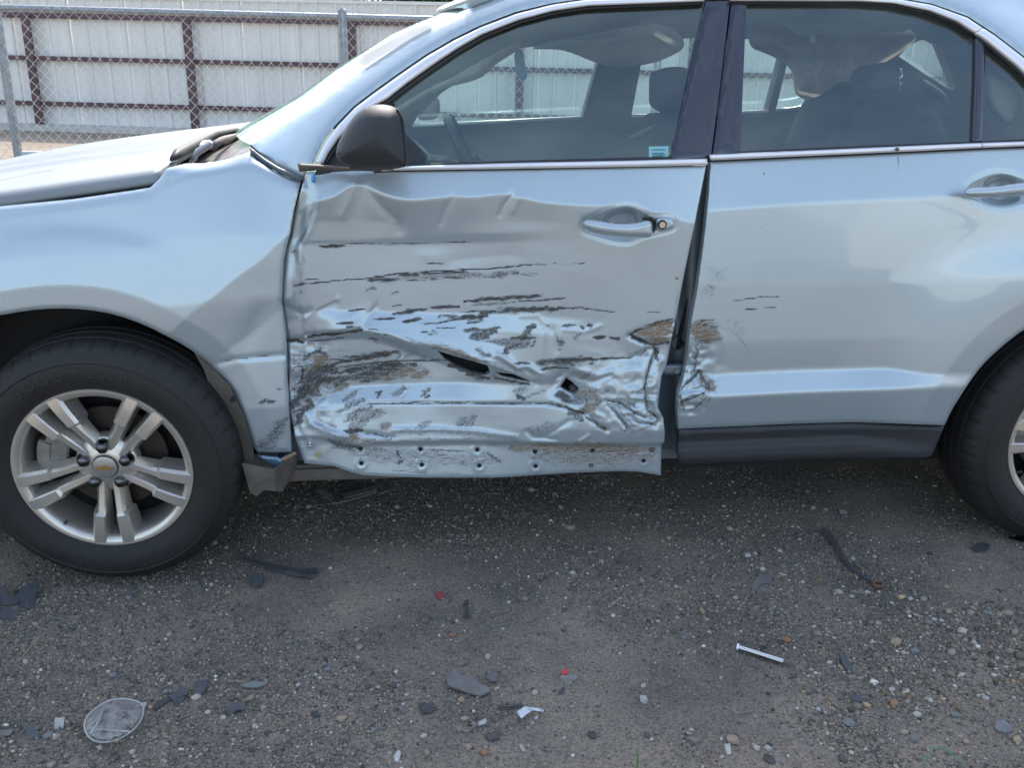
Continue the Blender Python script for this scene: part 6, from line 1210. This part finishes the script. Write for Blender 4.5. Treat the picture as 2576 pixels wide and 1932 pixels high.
bm = bmesh.new(); c = at_z(*r8(872, 580), .010)[0]; tube(bm, [c+A_((math.cos(k*.4488)*.0165, math.sin(k*.4488)*.0135, .006*math.sin(k*.4488+1))) for k in range(14)], .0019, 8, True); prop(from_bm('brass_ring', bm, material('brass', (.20, .165, .08), .55, .3), None, True), 'small dull brass ring left of the strap end', 'ring')
rod('grey_twig', [m8(848, 1438), m8(890, 1405), m8(938, 1372)], .003, GRP, 'thin grey twig near the bottom middle', 'twig', .008)
rod('dark_rod', [m8(1028, 1295), m8(1130, 1288), m8(1165, 1282)], .0035, BLP, 'short black rod right of the notched grey shard', 'rod', .008)
rod('brown_stick', [z8(125, 990), z8(175, 935), z8(222, 880)], .002, TANS, 'thin brown stick at the left below the shard cluster', 'stick', .006)
rod('straw', [z8(1300, 1148), z8(1400, 1153)], .0012, TANS, 'pale straw stalk above the greenish fragment', 'straw', .008)
GRN = material('fresh_grass', (.10, .19, .05), .55)
rod('grass_blade', [m8(1818, 1660), m8(1824, 1590), m8(1828, 1520)], [.0025, .002, .0006], GRN, 'single green grass blade at the bottom edge right of the middle', 'grass', [.002, .03, .055], 5)
TWN = material('green_twine', (.10, .26, .16), .7)
rod('green_twine', [r8(1450, 1640), r8(1490, 1590), r8(1515, 1545), r8(1560, 1540), r8(1605, 1560), r8(1650, 1600), r8(1700, 1620)], .0014, TWN, 'thin green twine looped in the lower right corner', 'twine', .012, 6)
rod('dry_weed', [r8(1085, 485), r8(1105, 505), r8(1130, 525)], .0035, material('dry_weed', (.24, .23, .10), .8), 'yellowish weed scrap beside the strap', 'weed', .006)
# bent trim angle in the shade under the sill
tr = shard('trim_angle', [(800, 1234), (812, 1230), (841, 1248), (836, 1262)], GRP, 'broken grey trim angle in the shade under the sill', 'debris', .004, .022, .02)
q1 = shard('trim_leg', [(862, 1243), (952, 1218), (947, 1232), (866, 1253)], GRP, None, None, .004, .022, .01); q1.parent = tr
q2 = rod('trim_edge', [(836, 1263), (870, 1258), (946, 1234)], .003, GRP, None, None, .016); q2.parent = tr
ob = rod('trim_back', [(816, 1231), (860, 1240), (962, 1214)], .0035, BLP, None, None, .018); ob.parent = tr

# ------------------------------------------------------------------ a white estate car parked behind the viewer: the side panels mirror it
def build_parked():
    t = thing('parked_car', 'white parked car standing behind the viewer, mirrored in the rear door', 'car', (6.2, -4.5, 0))
    wp = material('white_car_paint', (.78, .78, .76), .3, 0, .8); y0, y1 = -5.4, -3.6
    prof = [(3.9, .35), (3.85, .62), (4.05, .92), (5.1, 1.02), (5.75, 1.52), (7.6, 1.60), (8.25, 1.10), (8.35, .75), (8.3, .36), (7.88, .34), (7.78, .62), (7.5, .74), (7.2, .62), (7.1, .33), (5.22, .33), (5.1, .62), (4.82, .74), (4.54, .62), (4.45, .34)]
    bm = bmesh.new(); F_ = [bm.verts.new((x, y1-(.22 if z > 1.2 else .02*(z < .5)), z)) for x, z in prof]; B_k = [bm.verts.new((x, y0+(.22 if z > 1.2 else .02), z)) for x, z in prof]; n = len(prof)
    bm.faces.new(F_); bm.faces.new(B_k[::-1])
    for i in range(n): bm.faces.new((F_[i], B_k[i], B_k[(i+1) % n], F_[(i+1) % n]))
    bmesh.ops.triangulate(bm, faces=[f for f in bm.faces if len(f.verts) > 4]); from_bm('body', bm, wp, t, False)
    for pts in ([(5.35, 1.07), (5.85, 1.46), (6.5, 1.50), (6.5, 1.07)], [(6.58, 1.07), (6.58, 1.50), (7.5, 1.52), (7.95, 1.14), (7.9, 1.07)]):
        f = [(x, y1-.02-.2*(z-1.02)/.5+.012, z) for x, z in pts]; pydata('window', f+[(x, y-.01, z) for x, y, z in f], [list(range(len(pts))), list(range(2*len(pts)-1, len(pts)-1, -1))], APL, t, False)
    for x in (4.82, 7.5):
        bm = bmesh.new(); lathe_bm(bm, [(.02, -.01), (.20, .0), (.22, -.012), (.31, -.01), (.33, .03), (.33, .2), (.02, .2)], 32); bmesh.ops.transform(bm, matrix=Matrix.Translation((x, y1-.02, .33)) @ Matrix.Rotation(math.pi, 4, 'Z'), verts=bm.verts); from_bm('wheel', bm, TYR, t, True, 40)
build_parked()
